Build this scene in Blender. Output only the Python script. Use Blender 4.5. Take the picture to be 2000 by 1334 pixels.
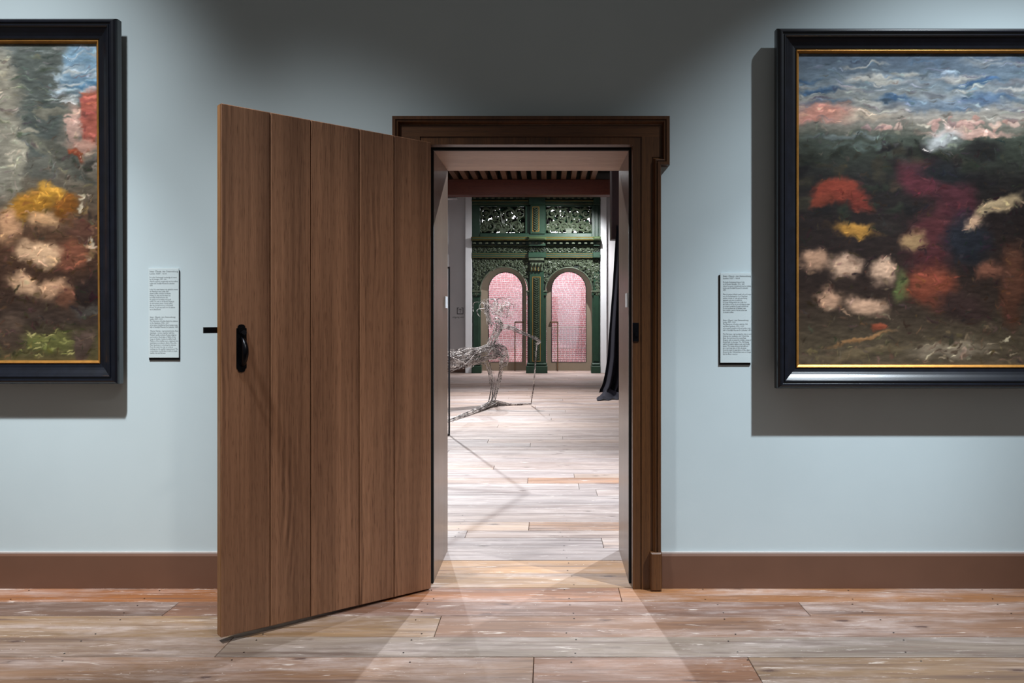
import bpy, bmesh, math, random
import numpy as np
from mathutils import Vector, Matrix

for o in list(bpy.data.objects):
    bpy.data.objects.remove(o)
SC = bpy.context.scene
COL = SC.collection
PI = math.pi
random.seed(7)
RNG = np.random.default_rng(11)

# ------------------------------------------------------------------ camera
S = 0.00235                 # metres per photo pixel on the gallery wall (y = 0)
F = 1540.0                  # focal length in photo pixels
D0 = F * S                  # camera distance to the gallery wall
VX, VY = 1070.0, 618.0      # the view axis in the photo
CZ = (1147 - VY) * S        # camera height
cam_d = bpy.data.cameras.new('camera')
cam = bpy.data.objects.new('camera', cam_d); COL.objects.link(cam)
cam.location = (0, -D0, CZ); cam.rotation_euler = (PI/2, 0, 0)
cam_d.sensor_width = 36; cam_d.lens = 36 * F / 2000
cam_d.shift_x = -(VX - 1000) / 2000; cam_d.shift_y = -(667 - VY) / 2000
cam_d.clip_end = 100
SC.camera = cam

# ------------------------------------------------------------------ world, exposure, lights
SC.view_settings.view_transform = 'Standard'
SC.view_settings.look = 'None'
SC.view_settings.gamma = 1.0
SC.view_settings.use_curve_mapping = False
SC.view_settings.exposure = 0.0
W = bpy.data.worlds.new('world'); SC.world = W
W.use_nodes = True
W.node_tree.nodes['Background'].inputs[0].default_value = (1.0, 0.97, 0.93, 1)
W.node_tree.nodes['Background'].inputs[1].default_value = 0.095

def spot(name, loc, target, power, half_deg, blend, color=(1, 1, 1), size=0.04):
    d = bpy.data.lights.new(name, 'SPOT'); d.energy = power; d.spot_size = math.radians(2*half_deg)
    d.spot_blend = blend; d.color = color; d.shadow_soft_size = size
    o = bpy.data.objects.new(name, d); COL.objects.link(o); o.location = loc
    o.rotation_euler = (Vector(target) - Vector(loc)).to_track_quat('-Z', 'Y').to_euler()
    return o

def area(name, loc, target, power, sx, sy, color=(1, 1, 1)):
    d = bpy.data.lights.new(name, 'AREA'); d.energy = power; d.shape = 'RECTANGLE'; d.size = sx; d.size_y = sy; d.color = color
    o = bpy.data.objects.new(name, d); COL.objects.link(o); o.location = loc
    o.rotation_euler = (Vector(target) - Vector(loc)).to_track_quat('-Z', 'Y').to_euler()
    return o

COOL = (0.90, 0.96, 1.0)
# gallery track: three heads at the left picture, three at the right one; an unseen wash is added to brighten the door
COOLR = (0.84, 0.94, 1.02)
TL, TR = (-1.98, -1.62, 4.23), (2.45, -1.54, 4.24)
spot('spot_left_a', TL, (-0.30, 0, -0.14), 480, 21.2, 1.0, COOL, 0.14)
spot('spot_left_b', TL, (-2.58, 0, -0.50), 820, 20.0, 1.0, COOL)
spot('spot_left_c', TL, (-3.33, 0, -0.50), 545, 38.0, 1.0, COOL, 0.12)
spot('spot_right_a', TR, (1.22, 0, -0.45), 713, 31.7, 1.0, COOLR)
spot('spot_right_b', TR, (3.27, 0, -0.46), 110, 36.0, 0.5, COOLR)
spot('spot_right_c', TR, (0.82, 0, -0.48), 719, 17.2, 1.0, COOLR)
spot('spot_middle', (0.9, -3.4, 4.6), (-0.75, -0.35, 0.7), 300, 14, 1.0, (1.0, 0.93, 0.85), 0.15)
# hall behind the doorway
HALL = (0.92, 0.96, 1.0)
spot('hall_spot_a', (-1.93, 3.4, 3.95), (-0.5, 1.2, 0), 250, 40, 0.7, HALL, 0.03)
spot('hall_spot_b', (-0.06, 3.4, 3.95), (-0.06, 1.0, 0), 720, 42, 0.7, HALL, 0.03)
spot('hall_spot_c', (2.20, 3.4, 3.95), (-0.2, 1.0, 0.6), 950, 38, 0.7, (0.80, 0.92, 1.05), 0.03)
spot('hall_spot_d', (-2.15, 8.0, 3.95), (-1.1, 4.4, 0), 1350, 27, 0.8, HALL, 0.03)
spot('hall_spot_e', (-2.12, 5.5, 3.95), (-1.3, 5.0, 0), 360, 34, 0.8, HALL, 0.03)
spot('hall_spot_f', (0.9, 12.3, 3.60), (-0.1, 13.8, 1.1), 430, 62, 0.9, (0.97, 0.98, 1.0), 0.03)
spot('hall_spot_g', (-0.7, 11.7, 3.75), (-1.15, 7.2, 0.2), 620, 17, 0.9, (0.95, 0.97, 1.0), 0.03)
spot('hall_spot_h', (-0.3, 8.6, 3.95), (-0.5, 7.6, 0), 1000, 42, 0.8, (0.95, 0.97, 1.0), 0.04)
spot('hall_spot_i', (-2.7, 6.3, 3.95), (-0.95, 7.5, 0.9), 620, 17, 0.9, HALL, 0.03)
area('hall_ceiling_light', (-0.6, 9.0, 3.95), (-0.6, 9.0, 0), 40, 2.0, 5.0, (0.94, 0.97, 1.0))  # unseen fill added for general brightness in the hall
area('passage_light', (-0.2, 14.85, 3.9), (-0.2, 15.1, 0), 250, 3.0, 0.5, (0.97, 0.97, 1.0))  # unseen area lamp added to brighten the bricks behind the glass

# ------------------------------------------------------------------ helpers
def lin(c):
    return tuple(((v/255)/12.92 if v/255 <= 0.04045 else ((v/255+0.055)/1.055)**2.4) for v in c)

def P(px, py, y):
    k = (D0 + y) / F
    return Vector(((px - VX)*k, y, CZ - (py - VY)*k))

def link(o, parent=None, kind=None, label=None, cat=None, group=None):
    COL.objects.link(o)
    if parent is not None: o.parent = parent
    if kind: o['kind'] = kind
    if label: o['label'] = label
    if cat: o['category'] = cat
    if group: o['group'] = group
    return o

def empty(name, loc, label, cat, rz=0, kind=None, group=None):
    o = bpy.data.objects.new(name, None); o.location = loc; o.rotation_euler = (0, 0, rz)
    o.empty_display_size = 0.1
    return link(o, None, kind, label, cat, group)

class MB:
    def __init__(s): s.v = []; s.f = []
    def add(s, vs, fs):
        n = len(s.v); s.v += [tuple(p) for p in vs]; s.f += [tuple(i+n for i in f) for f in fs]; return s
    def box(s, x0, x1, y0, y1, z0, z1):
        vs = [(x0,y0,z0),(x1,y0,z0),(x1,y1,z0),(x0,y1,z0),(x0,y0,z1),(x1,y0,z1),(x1,y1,z1),(x0,y1,z1)]
        return s.add(vs, [(0,3,2,1),(4,5,6,7),(0,1,5,4),(1,2,6,5),(2,3,7,6),(3,0,4,7)])
    def bbox(s, x0, x1, y0, y1, z0, z1, b=0.004):
        # box with chamfered front (min y) edge ring
        vs = [(x0,y1,z0),(x1,y1,z0),(x1,y1,z1),(x0,y1,z1),
              (x0,y0+b,z0),(x1,y0+b,z0),(x1,y0+b,z1),(x0,y0+b,z1),
              (x0+b,y0,z0+b),(x1-b,y0,z0+b),(x1-b,y0,z1-b),(x0+b,y0,z1-b)]
        fs = [(3,2,1,0),(8,9,10,11)]
        for i in range(4):
            j = (i+1) % 4
            fs += [(i,j,4+j,4+i),(4+i,4+j,8+j,8+i)]
        return s.add(vs, fs)
    def tube(s, pts, r, n=6, cap=True):
        pts = [Vector(p) for p in pts]; m = len(pts)
        rs = r if hasattr(r, '__len__') else [r]*m
        ref = None; rings = []
        for i in range(m):
            t = pts[min(i+1, m-1)] - pts[max(i-1, 0)]
            if t.length < 1e-9: t = Vector((0, 0, 1))
            t.normalize()
            if ref is None:
                ref = t.orthogonal().normalized()
            ref = (ref - t*ref.dot(t))
            ref = ref.normalized() if ref.length > 1e-6 else t.orthogonal().normalized()
            b = t.cross(ref)
            rings += [pts[i] + (ref*math.cos(2*PI*k/n) + b*math.sin(2*PI*k/n))*rs[i] for k in range(n)]
        fs = []
        for i in range(m-1):
            for k in range(n):
                a = i*n+k; c = i*n+(k+1) % n
                fs.append((a, c, c+n, a+n))
        if cap: fs += [tuple(reversed(range(n))), tuple(range((m-1)*n, m*n))]
        return s.add(rings, fs)
    def prism(s, poly, y0, y1):
        # poly in x,z; extruded from y0 (front) to y1
        n = len(poly)
        vs = [(p[0], y0, p[1]) for p in poly] + [(p[0], y1, p[1]) for p in poly]
        fs = [tuple(range(n)), tuple(reversed(range(n, 2*n)))]
        fs += [((i+1) % n, i, i+n, (i+1) % n+n) for i in range(n)]
        return s.add(vs, fs)
    def sweep(s, path, prof, closed=True, y=0.0):
        # path: x,z points, profile offset goes to the RIGHT-hand inner side (n) ; prof: (w, h), h towards -y
        n = len(path); m = len(prof); rings = []
        for i in range(n):
            p = Vector(path[i])
            if closed or 0 < i < n-1:
                d0 = (p - Vector(path[i-1])).normalized(); d1 = (Vector(path[(i+1) % n]) - p).normalized()
            elif i == 0:
                d0 = d1 = (Vector(path[1]) - p).normalized()
            else:
                d0 = d1 = (p - Vector(path[i-1])).normalized()
            n0 = Vector((d0.y, -d0.x)); n1 = Vector((d1.y, -d1.x))
            q = n0 + n1; q = q / max(1e-6, (1 + n0.dot(n1)))
            for w, h in prof:
                rings.append((p.x + q.x*w, y - h, p.y + q.y*w))
        fs = []
        for i in range(n if closed else n-1):
            j = (i+1) % n
            for k in range(m-1):
                fs.append((i*m+k, i*m+k+1, j*m+k+1, j*m+k))
            fs.append((i*m+m-1, i*m, j*m, j*m+m-1))
        if not closed:
            fs += [tuple(range(m)), tuple(reversed(range((n-1)*m, n*m)))]
        return s.add(rings, fs)
    def blob(s, c, rx, ry, rz, ang=0.0):
        # small pointed leaf, flattened octahedron-like with 10 faces, long axis rx turned by ang in the x,z plane
        ca, sa = math.cos(ang), math.sin(ang)
        loc = [(-rx,0,0),(0,0,-rz),(rx,0,0),(0,0,rz),(0,-ry,0),(-rx*.45,-ry*.8,0),(rx*.45,-ry*.8,0)]
        vs = [(c[0]+x*ca-z*sa, c[1]+y, c[2]+x*sa+z*ca) for x, y, z in loc]
        return s.add(vs, [(0,1,5),(0,5,3),(5,1,4),(5,4,3),(4,1,6),(4,6,3),(6,1,2),(6,2,3)])
    def mesh(s, name, mat=None, smooth=False):
        me = bpy.data.meshes.new(name); me.from_pydata(s.v, [], s.f)
        bm = bmesh.new(); bm.from_mesh(me); bmesh.ops.recalc_face_normals(bm, faces=bm.faces); bm.to_mesh(me); bm.free()
        if mat: me.materials.append(mat)
        if smooth:
            me.polygons.foreach_set('use_smooth', [True]*len(me.polygons))
        return me
    def build(s, name, mat, parent=None, smooth=False, **kw):
        o = bpy.data.objects.new(name, s.mesh(name, mat, smooth))
        return link(o, parent, **kw)

# ------------------------------------------------------------------ materials
class NT:
    def __init__(s, name):
        s.m = bpy.data.materials.new(name); s.m.use_nodes = True
        s.t = s.m.node_tree; s.b = s.t.nodes['Principled BSDF']
    def n(s, typ, **kw):
        nd = s.t.nodes.new(typ)
        for k, v in kw.items():
            if k.startswith('i_'): nd.inputs[int(k[2:]) if k[2:].isdigit() else k[2:]].default_value = v
            else: setattr(nd, k, v)
        return nd
    def l(s, a, b): s.t.links.new(a, b)
    def ramp(s, fac, stops):
        r = s.n('ShaderNodeValToRGB'); e = r.color_ramp.elements
        while len(e) < len(stops): e.new(0.5)
        for i, (p, c) in enumerate(stops):
            e[i].position = p; e[i].color = tuple(c) + ((1,) if len(c) == 3 else ())
        s.l(fac, r.inputs[0]); return r.outputs[0]
    def mix(s, fac, a, b, mode='MIX'):
        x = s.n('ShaderNodeMix', data_type='RGBA', blend_type=mode)
        for sock, v in ((x.inputs[0], fac), (x.inputs[6], a), (x.inputs[7], b)):
            if hasattr(v, 'links'): s.l(v, sock)
            elif hasattr(v, '__len__'): sock.default_value = tuple(v) + ((1,) if len(v) == 3 else ())
            else: sock.default_value = v
        return x.outputs[2]
    def math(s, op, a, b=0.0, clamp=False):
        x = s.n('ShaderNodeMath', operation=op, use_clamp=clamp)
        for i, v in enumerate((a, b)):
            if hasattr(v, 'links'): s.l(v, x.inputs[i])
            else: x.inputs[i].default_value = v
        return x.outputs[0]
    def noise(s, vec, scale, detail=4, rough=0.55, dist=0.0):
        x = s.n('ShaderNodeTexNoise'); x.inputs['Scale'].default_value = scale; x.inputs['Detail'].default_value = detail
        x.inputs['Roughness'].default_value = rough; x.inputs['Distortion'].default_value = dist
        s.l(vec, x.inputs['Vector']); return x.outputs[0]
    def mapv(s, vec, scale=(1,1,1), loc=(0,0,0)):
        x = s.n('ShaderNodeMapping'); x.inputs['Scale'].default_value = scale; x.inputs['Location'].default_value = loc
        s.l(vec, x.inputs['Vector']); return x.outputs[0]
    def bump(s, h, strength, dist=0.002):
        x = s.n('ShaderNodeBump'); x.inputs['Strength'].default_value = strength; x.inputs['Distance'].default_value = dist
        s.l(h, x.inputs['Height']); s.l(x.outputs[0], s.b.inputs['Normal'])
    def rnd(s, amount=10.0):
        oi = s.n('ShaderNodeObjectInfo'); tc = s.n('ShaderNodeTexCoord')
        v = s.n('ShaderNodeVectorMath', operation='SCALE'); 
        cmb = s.n('ShaderNodeCombineXYZ')
        for i in range(3): s.l(oi.outputs['Random'], cmb.inputs[i])
        s.l(cmb.outputs[0], v.inputs[0]); v.inputs[3].default_value = amount
        a = s.n('ShaderNodeVectorMath', operation='ADD')
        s.l(tc.outputs['Object'], a.inputs[0]); s.l(v.outputs[0], a.inputs[1])
        return a.outputs[0], oi

def plain(name, col, rough=0.5, metal=0.0, noise=0.0, nscale=8.0, bump=0.0, spec=None):
    t = NT(name); c = lin(col) if max(col) > 1 else col
    t.b.inputs['Roughness'].default_value = rough; t.b.inputs['Metallic'].default_value = metal
    if spec is not None: t.b.inputs['Specular IOR Level'].default_value = spec
    tc = t.n('ShaderNodeTexCoord')
    nz = t.noise(tc.outputs['Object'], nscale)
    k = noise
    t.l(t.ramp(nz, [(0.3, tuple(v*(1-k) for v in c)), (0.7, tuple(min(1, v*(1+k)) for v in c))]), t.b.inputs['Base Color'])
    if bump: t.bump(t.noise(tc.outputs['Object'], nscale*12), bump)
    return t.m

def wood(name, dark, light, axis='z', grain=26.0, rough=0.45, rings=0.5, tint=0.25, seed=0.0):
    """straight grained timber: broad tone bands, fine streaks, short dark pores and patches of flame figure"""
    t = NT(name); v, oi = t.rnd(7.0)
    def sc(a, b): return {'x': (b, a, a), 'y': (a, b, a), 'z': (a, a, b)}[axis]
    broad = t.noise(t.mapv(v, sc(grain*0.34, 0.30), (seed, 1, 2)), 1.0, 3, 0.5, 0.4)
    mid = t.noise(t.mapv(v, sc(grain*2.2, 1.0), (seed+3, seed, seed)), 1.0, 4, 0.6, 0.3)
    fine = t.noise(t.mapv(v, sc(grain*10, 5.0), (seed, seed, seed)), 1.0, 3, 0.6)
    pore = t.noise(t.mapv(v, sc(grain*16, 16.0), (seed+1, seed, 4)), 1.0, 2, 0.5)
    # flame figure: distorted bands only where a slow mask allows
    warp = t.noise(t.mapv(v, sc(5.0, 1.3), (4, 4, seed)), 1.0, 3, 0.5)
    sep = t.n('ShaderNodeSeparateXYZ'); t.l(v, sep.inputs[0])
    acr = sep.outputs[{'x': 2, 'y': 0, 'z': 0}[axis]]
    al = sep.outputs[{'x': 0, 'y': 1, 'z': 2}[axis]]
    ph = t.math('ADD', t.math('MULTIPLY', acr, grain*9.0), t.math('ADD', t.math('MULTIPLY', warp, 26.0), t.math('MULTIPLY', al, 5.0)))
    fl = t.math('ADD', t.math('MULTIPLY', t.math('SINE', ph), 0.5), 0.5)
    mask = t.ramp(t.noise(t.mapv(v, sc(7.0, 0.5), (8, 2, seed)), 1.0, 2), [(0.55, (0, 0, 0)), (0.66, (1, 1, 1))])
    g = t.math('ADD', t.math('MULTIPLY', broad, 0.45), t.math('ADD', t.math('MULTIPLY', mid, 0.35), t.math('MULTIPLY', fine, 0.20)))
    g = t.math('ADD', g, t.math('MULTIPLY', t.math('MULTIPLY', t.math('SUBTRACT', fl, 0.6), mask), 0.20*rings))
    c = t.ramp(g, [(0.32, lin(dark)), (0.50, tuple((a+b)/2 for a, b in zip(lin(dark), lin(light)))), (0.66, lin(light))])
    pf = t.ramp(pore, [(0.32, (0.60, 0.55, 0.52)), (0.44, (1, 1, 1))])
    c = t.mix(1.0, c, pf, 'MULTIPLY')
    rv = t.math('ADD', t.math('MULTIPLY', oi.outputs['Random'], tint), 1-tint/2)
    cc = t.n('ShaderNodeVectorMath', operation='SCALE'); t.l(c, cc.inputs[0]); t.l(rv, cc.inputs[3])
    t.l(cc.outputs[0], t.b.inputs['Base Color'])
    t.b.inputs['Roughness'].default_value = rough
    t.bump(fine, 0.25, 0.001)
    return t.m

def plank_mat():
    t = NT('weathered_floor_boards'); v, oi = t.rnd(13.0)
    base = oi.outputs['Color']
    long1 = t.noise(t.mapv(v, (0.8, 8, 1)), 1.0, 5, 0.65, 0.9)
    fine = t.noise(t.mapv(v, (3.5, 110, 1)), 1.0, 4, 0.6, 0.4)
    patch = t.noise(t.mapv(v, (1.3, 7, 1), (3, 8, 0)), 1.0, 5, 0.65, 0.5)
    rub = t.noise(t.mapv(v, (9, 22, 1), (1, 8, 0)), 1.0, 4, 0.7)
    c = t.mix(t.ramp(long1, [(0.32, (0,0,0)), (0.68, (1,1,1))]), t.mix(1.0, base, (0.72, 0.64, 0.60), 'MULTIPLY'), t.mix(1.0, base, (1.35, 1.24, 1.12), 'MULTIPLY'))
    # whitish wash rubbed into the surface, broken up by wear
    wash = t.math('MULTIPLY', t.ramp(patch, [(0.44, (0,0,0)), (0.66, (1,1,1))]), t.ramp(rub, [(0.30, (0.25,)*3), (0.62, (1,1,1))]))
    c = t.mix(t.math('MULTIPLY', wash, 0.56), c, lin((190, 174, 168)))
    c = t.mix(t.math('MULTIPLY', t.ramp(fine, [(0.30, (1,1,1)), (0.48, (0,0,0))]), 0.50), c, lin((96, 62, 48)))
    # dark rubbed streaks
    st = t.noise(t.mapv(v, (1.2, 24, 1), (5, 2, 1)), 1.0, 4, 0.65)
    c = t.mix(t.math('MULTIPLY', t.ramp(st, [(0.54, (0,0,0)), (0.66, (1,1,1))]), 0.62), c, lin((84, 62, 54)))
    # knots with a darker heart
    vo = t.n('ShaderNodeTexVoronoi'); vo.inputs['Scale'].default_value = 1.0; vo.inputs['Randomness'].default_value = 1.0
    wv = t.n('ShaderNodeVectorMath', operation='ADD'); t.l(t.mapv(v, (3.2, 9.0, 0.0)), wv.inputs[0])
    nv = t.n('ShaderNodeTexNoise'); nv.inputs['Scale'].default_value = 30; t.l(v, nv.inputs['Vector'])
    sc_ = t.n('ShaderNodeVectorMath', operation='SCALE'); t.l(nv.outputs[1], sc_.inputs[0]); sc_.inputs[3].default_value = 0.14
    t.l(sc_.outputs[0], wv.inputs[1]); t.l(wv.outputs[0], vo.inputs['Vector'])
    kn = t.ramp(vo.outputs['Distance'], [(0.06, (1,1,1)), (0.085, (0.5,)*3), (0.15, (0,0,0))])
    c = t.mix(t.math('MULTIPLY', kn, 0.85), c, lin((66, 40, 32)))
    # long hair cracks along the grain
    ck = t.noise(t.mapv(v, (0.55, 60, 1), (2, 6, 0)), 1.0, 2, 0.5)
    c = t.mix(t.math('MULTIPLY', t.ramp(ck, [(0.495, (0,0,0)), (0.503, (1,1,1)), (0.511, (0,0,0))]), t.math('MULTIPLY', t.ramp(long1, [(0.45, (0,0,0)), (0.6, (1,1,1))]), 0.7)), c, lin((70, 46, 38)))
    # pale scuffs
    sf = t.noise(t.mapv(v, (5, 40, 1), (7, 1, 0)), 1.0, 5, 0.75, 0.6)
    c = t.mix(t.math('MULTIPLY', t.ramp(sf, [(0.60, (0,0,0)), (0.68, (1,1,1))]), 0.65), c, lin((214, 200, 190)))
    # paint specks
    sp = t.n('ShaderNodeTexVoronoi'); sp.inputs['Scale'].default_value = 1.0
    wp = t.n('ShaderNodeVectorMath', operation='ADD'); t.l(t.mapv(v, (22, 46, 0.0)), wp.inputs[0]); t.l(sc_.outputs[0], wp.inputs[1])
    t.l(wp.outputs[0], sp.inputs['Vector'])
    spk = t.ramp(sp.outputs['Distance'], [(0.03, (1,1,1)), (0.07, (0,0,0))])
    pm = t.noise(t.mapv(v, (2.0, 4.0, 1.0), (9, 9, 9)), 1.0, 2)
    c = t.mix(t.math('MULTIPLY', spk, t.ramp(pm, [(0.46, (0,0,0)), (0.60, (1,1,1))])), c, lin((226, 214, 204)))
    t.l(c, t.b.inputs['Base Color'])
    t.b.inputs['Roughness'].default_value = 0.62
    t.bump(fine, 0.3, 0.0012)
    return t.m

def wall_mat(name, col):
    t = NT(name); tc = t.n('ShaderNodeTexCoord')
    a = t.noise(tc.outputs['Object'], 1.3, 3); b = t.noise(tc.outputs['Object'], 130, 3)
    c = lin(col)
    t.l(t.ramp(a, [(0.35, tuple(x*0.97 for x in c)), (0.65, tuple(x*1.03 for x in c))]), t.b.inputs['Base Color'])
    t.b.inputs['Roughness'].default_value = 0.75; t.bump(b, 0.12, 0.001)
    return t.m

def attr_paint(name):
    t = NT(name); a = t.n('ShaderNodeAttribute', attribute_name='paint')
    tc = t.n('ShaderNodeTexCoord')
    t.l(a.outputs[0], t.b.inputs['Base Color']); t.b.inputs['Roughness'].default_value = 0.42
    t.b.inputs['Specular IOR Level'].default_value = 0.25
    t.bump(t.noise(tc.outputs['Object'], 160, 4), 0.15, 0.0008)
    return t.m

def wire_mat():
    t = NT('rusty_and_bright_wire'); tc = t.n('ShaderNodeTexCoord')
    nz = t.noise(t.mapv(tc.outputs['Object'], (9, 9, 9)), 1.0, 3, 0.6)
    n2 = t.noise(tc.outputs['Object'], 60, 2, 0.5)
    g = t.math('ADD', t.math('MULTIPLY', nz, 0.5), t.math('MULTIPLY', n2, 0.5))
    t.l(t.ramp(g, [(0.44, lin((66, 52, 50))), (0.56, lin((222, 212, 206)))]), t.b.inputs['Base Color'])  # patchy rust; the pale end paints light on the strands
    t.b.inputs['Roughness'].default_value = 0.45
    return t.m

def glass_mat():
    t = NT('door_glass'); out = t.t.nodes['Material Output']
    tr = t.n('ShaderNodeBsdfTransparent'); gl = t.n('ShaderNodeBsdfGlossy'); gl.inputs['Roughness'].default_value = 0.03
    mx = t.n('ShaderNodeMixShader'); mx.inputs[0].default_value = 0.09
    t.l(tr.outputs[0], mx.inputs[1]); t.l(gl.outputs[0], mx.inputs[2]); t.l(mx.outputs[0], out.inputs[0])
    return t.m

M = dict(
    wall=wall_mat('blue_grey_wall_paint', (188, 200, 203)),
    hall=wall_mat('hall_wall_paint', (205, 202, 203)),
    bead=plain('pinkish_bead_paint', (176, 164, 158), 0.6),
    white=wall_mat('white_paint', (232, 232, 234)),
    skirting=plain('brown_skirting_paint', (105, 73, 57), 0.45, 0, 0.04),
    subfloor=plain('dark_subfloor', (34, 24, 20), 0.9),
    plank=plank_mat(),
    oak=wood('brown_oak_door', (98, 66, 47), (166, 122, 93), 'z', 30, 0.40, 1.0, 0.12),
    oak_side=wood('brown_oak_edge', (120, 80, 46), (160, 112, 66), 'z', 26, 0.5, 0.2, 0.1),
    casing_v=wood('casing_oak_upright', (60, 36, 18), (106, 67, 36), 'z', 30, 0.36, 0.5, 0.1),
    casing_h=wood('casing_oak_head', (60, 36, 18), (106, 67, 36), 'x', 30, 0.36, 0.5, 0.1),
    lining_v=wood('lining_oak_upright', (96, 74, 58), (130, 104, 84), 'z', 30, 0.29, 0.2, 0.05),
    lining_h=wood('lining_oak_head', (146, 110, 86), (178, 142, 114), 'x', 30, 0.45, 0.2, 0.05),  # lighter than the uprights: light bounced off the floor is in the colour
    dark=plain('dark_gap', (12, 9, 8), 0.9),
    iron=plain('black_iron', (14, 15, 20), 0.30, 0.6, 0.2, 30),
    ebony=plain('ebonised_frame_wood', (12, 15, 24), 0.27, 0.0, 0.3, 20, 0.05, 0.7),
    gilt=plain('gilt_moulding', (196, 140, 70), 0.34, 0.75, 0.15, 30, 0.1),
    paint=attr_paint('oil_paint'),
    label=plain('label_board', (196, 206, 207), 0.6, 0, 0.01),
    black=plain('label_black_edge', (16, 17, 19), 0.5),
    ink=plain('printed_ink', (104, 109, 112), 0.8),
    greyink=plain('grey_print', (112, 110, 110), 0.8),
    green=plain('dark_green_paint', (29, 58, 41), 0.42, 0, 0.22, 9, 0.05),
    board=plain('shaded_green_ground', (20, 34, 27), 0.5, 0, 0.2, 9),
    green2=plain('green_carving_paint', (82, 92, 74), 0.42, 0, 0.35, 14, 0.05),  # lighter than the flat green: carving highlights put into the colour
    gold=plain('gold_line_paint', (156, 120, 56), 0.4, 0.3, 0.1),
    olive=plain('olive_green_paint', (62, 76, 48), 0.42, 0, 0.2, 9),
    taupe=plain('taupe_metal_door', (142, 128, 110), 0.45, 0.1, 0.03),
    bronze=plain('bronze_handle', (118, 92, 66), 0.35, 0.6, 0.05),
    gasket=plain('black_gasket', (18, 14, 20), 0.6),
    brick=plain('pink_red_brick', (172, 106, 112), 0.8, 0, 0.3, 25),
    mortar=plain('white_mortar', (246, 243, 246), 0.85, 0, 0.03),
    beam=wood('red_brown_beam', (80, 34, 20), (114, 52, 32), 'x', 14, 0.55, 0.2, 0.05),
    joist=wood('brown_joist', (92, 60, 40), (130, 90, 62), 'y', 14, 0.6, 0.2, 0.2),
    redpost=wood('dark_red_timber', (38, 13, 14), (54, 20, 20), 'z', 14, 0.5, 0.2, 0.05),
    ceilb=plain('dark_ceiling_boards', (30, 24, 22), 0.9),
    wire=wire_mat(),
    steel=plain('black_steel', (26, 24, 32), 0.45, 0.3, 0.2, 20),
    mesh=plain('grey_railing_wire', (120, 114, 122), 0.5, 0.2),
    velvet=plain('navy_velvet', (15, 12, 28), 0.85, 0, 0.2, 6),
    plastic=plain('white_plastic', (236, 240, 242), 0.4),
    glass=glass_mat(),
)

# ------------------------------------------------------------------ the gallery wall and openings
WT = 0.573                                     # wall thickness
XL, XR, ZT = -0.533, 0.378, 2.018              # faces of the lining
LT = 0.03
w = MB()
for x0, x1, z0, z1 in ((-4.6, XL-LT, 0, 4.9), (XR+LT, 4.6, 0, 4.9), (XL-LT, XR+LT, ZT+LT, 4.9)):
    w.box(x0, x1, 0, WT, z0, z1)
w.build('wall_back', M['wall'], kind='structure', label='blue grey painted gallery wall around the open doorway', cat='wall')
# the hall side
for nm, b, m, lb in (
    ('wall_left', (-4.2, -4.05, WT, 14.0, 0, 4.3), 'hall', 'pale plaster side wall on the left of the far hall'),
    ('wall_right', (2.45, 2.6, WT, 14.0, 0, 4.3), 'hall', 'pale plaster side wall on the right of the far hall')):
    MB().box(*b).build(nm, M[m], kind='structure', label=lb, cat='wall')
YF = 13.78                                     # plane of the carved screen
KF = (D0 + YF) / F
def fx(px): return (px - VX)*KF
def fz(py): return CZ - (py - VY)*KF
wf = MB().box(-4.05, fx(922), YF+0.10, YF+0.30, 0, 4.3).box(fx(1172), 2.45, YF+0.10, YF+0.30, 0, 4.3).box(fx(922), fx(1172), YF+0.10, YF+0.30, fz(381), 4.3)
wf.build('wall_far', M['hall'], kind='structure', label='pale grey end wall of the hall beside the green carved screen', cat='wall')
for i, (a, b) in enumerate(((909.7, 922.3), (1172.3, 1184))):
    MB().bbox(fx(a), fx(b), YF-0.10, YF+0.14, 0, fz(380)).build('trim_%d' % (i+2), M['white'], kind='structure', cat='trim',
        label=('white painted post along the left side of the green screen', 'white painted post along the right side of the green screen')[i])
MB().box(-4.05, fx(909.7), YF+0.075, YF+0.10, 0.0, 0.155).build('baseboard_far', M['skirting'], kind='structure', cat='baseboard', label='brown skirting at the foot of the grey end wall')

def skirting(name, x0, x1, lb):
    prof = [(0, 0), (0.0, 0.017), (0.148, 0.017), (0.158, 0.012), (0.158, 0)]
    s = MB(); n = len(prof)
    vs = [(x, -h, z) for x in (x0, x1) for z, h in prof]
    s.add(vs, [tuple(range(n)), tuple(range(2*n-1, n-1, -1))] + [(i, (i+1) % n, (i+1) % n+n, i+n) for i in range(n)])
    s.build(name, M['skirting'], kind='structure', label=lb, cat='baseboard')
skirting('baseboard_left', -4.6, (783-VX)*S, 'brown painted skirting board under the left picture')
skirting('baseboard_right', (1292-VX)*S, 4.6, 'brown painted skirting board under the right picture')
for a, b, nm, lb in ((-4.6, (783-VX)*S, 'trim_5', 'thin pale bead on top of the left skirting'), ((1292-VX)*S, 4.6, 'trim_6', 'thin pale bead on top of the right skirting')):
    MB().box(a, b, -0.012, 0, 0.158, 0.164).build(nm, M['bead'], kind='structure', label=lb, cat='trim')  # pale colour paints the light caught on the skirting's top edge

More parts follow.
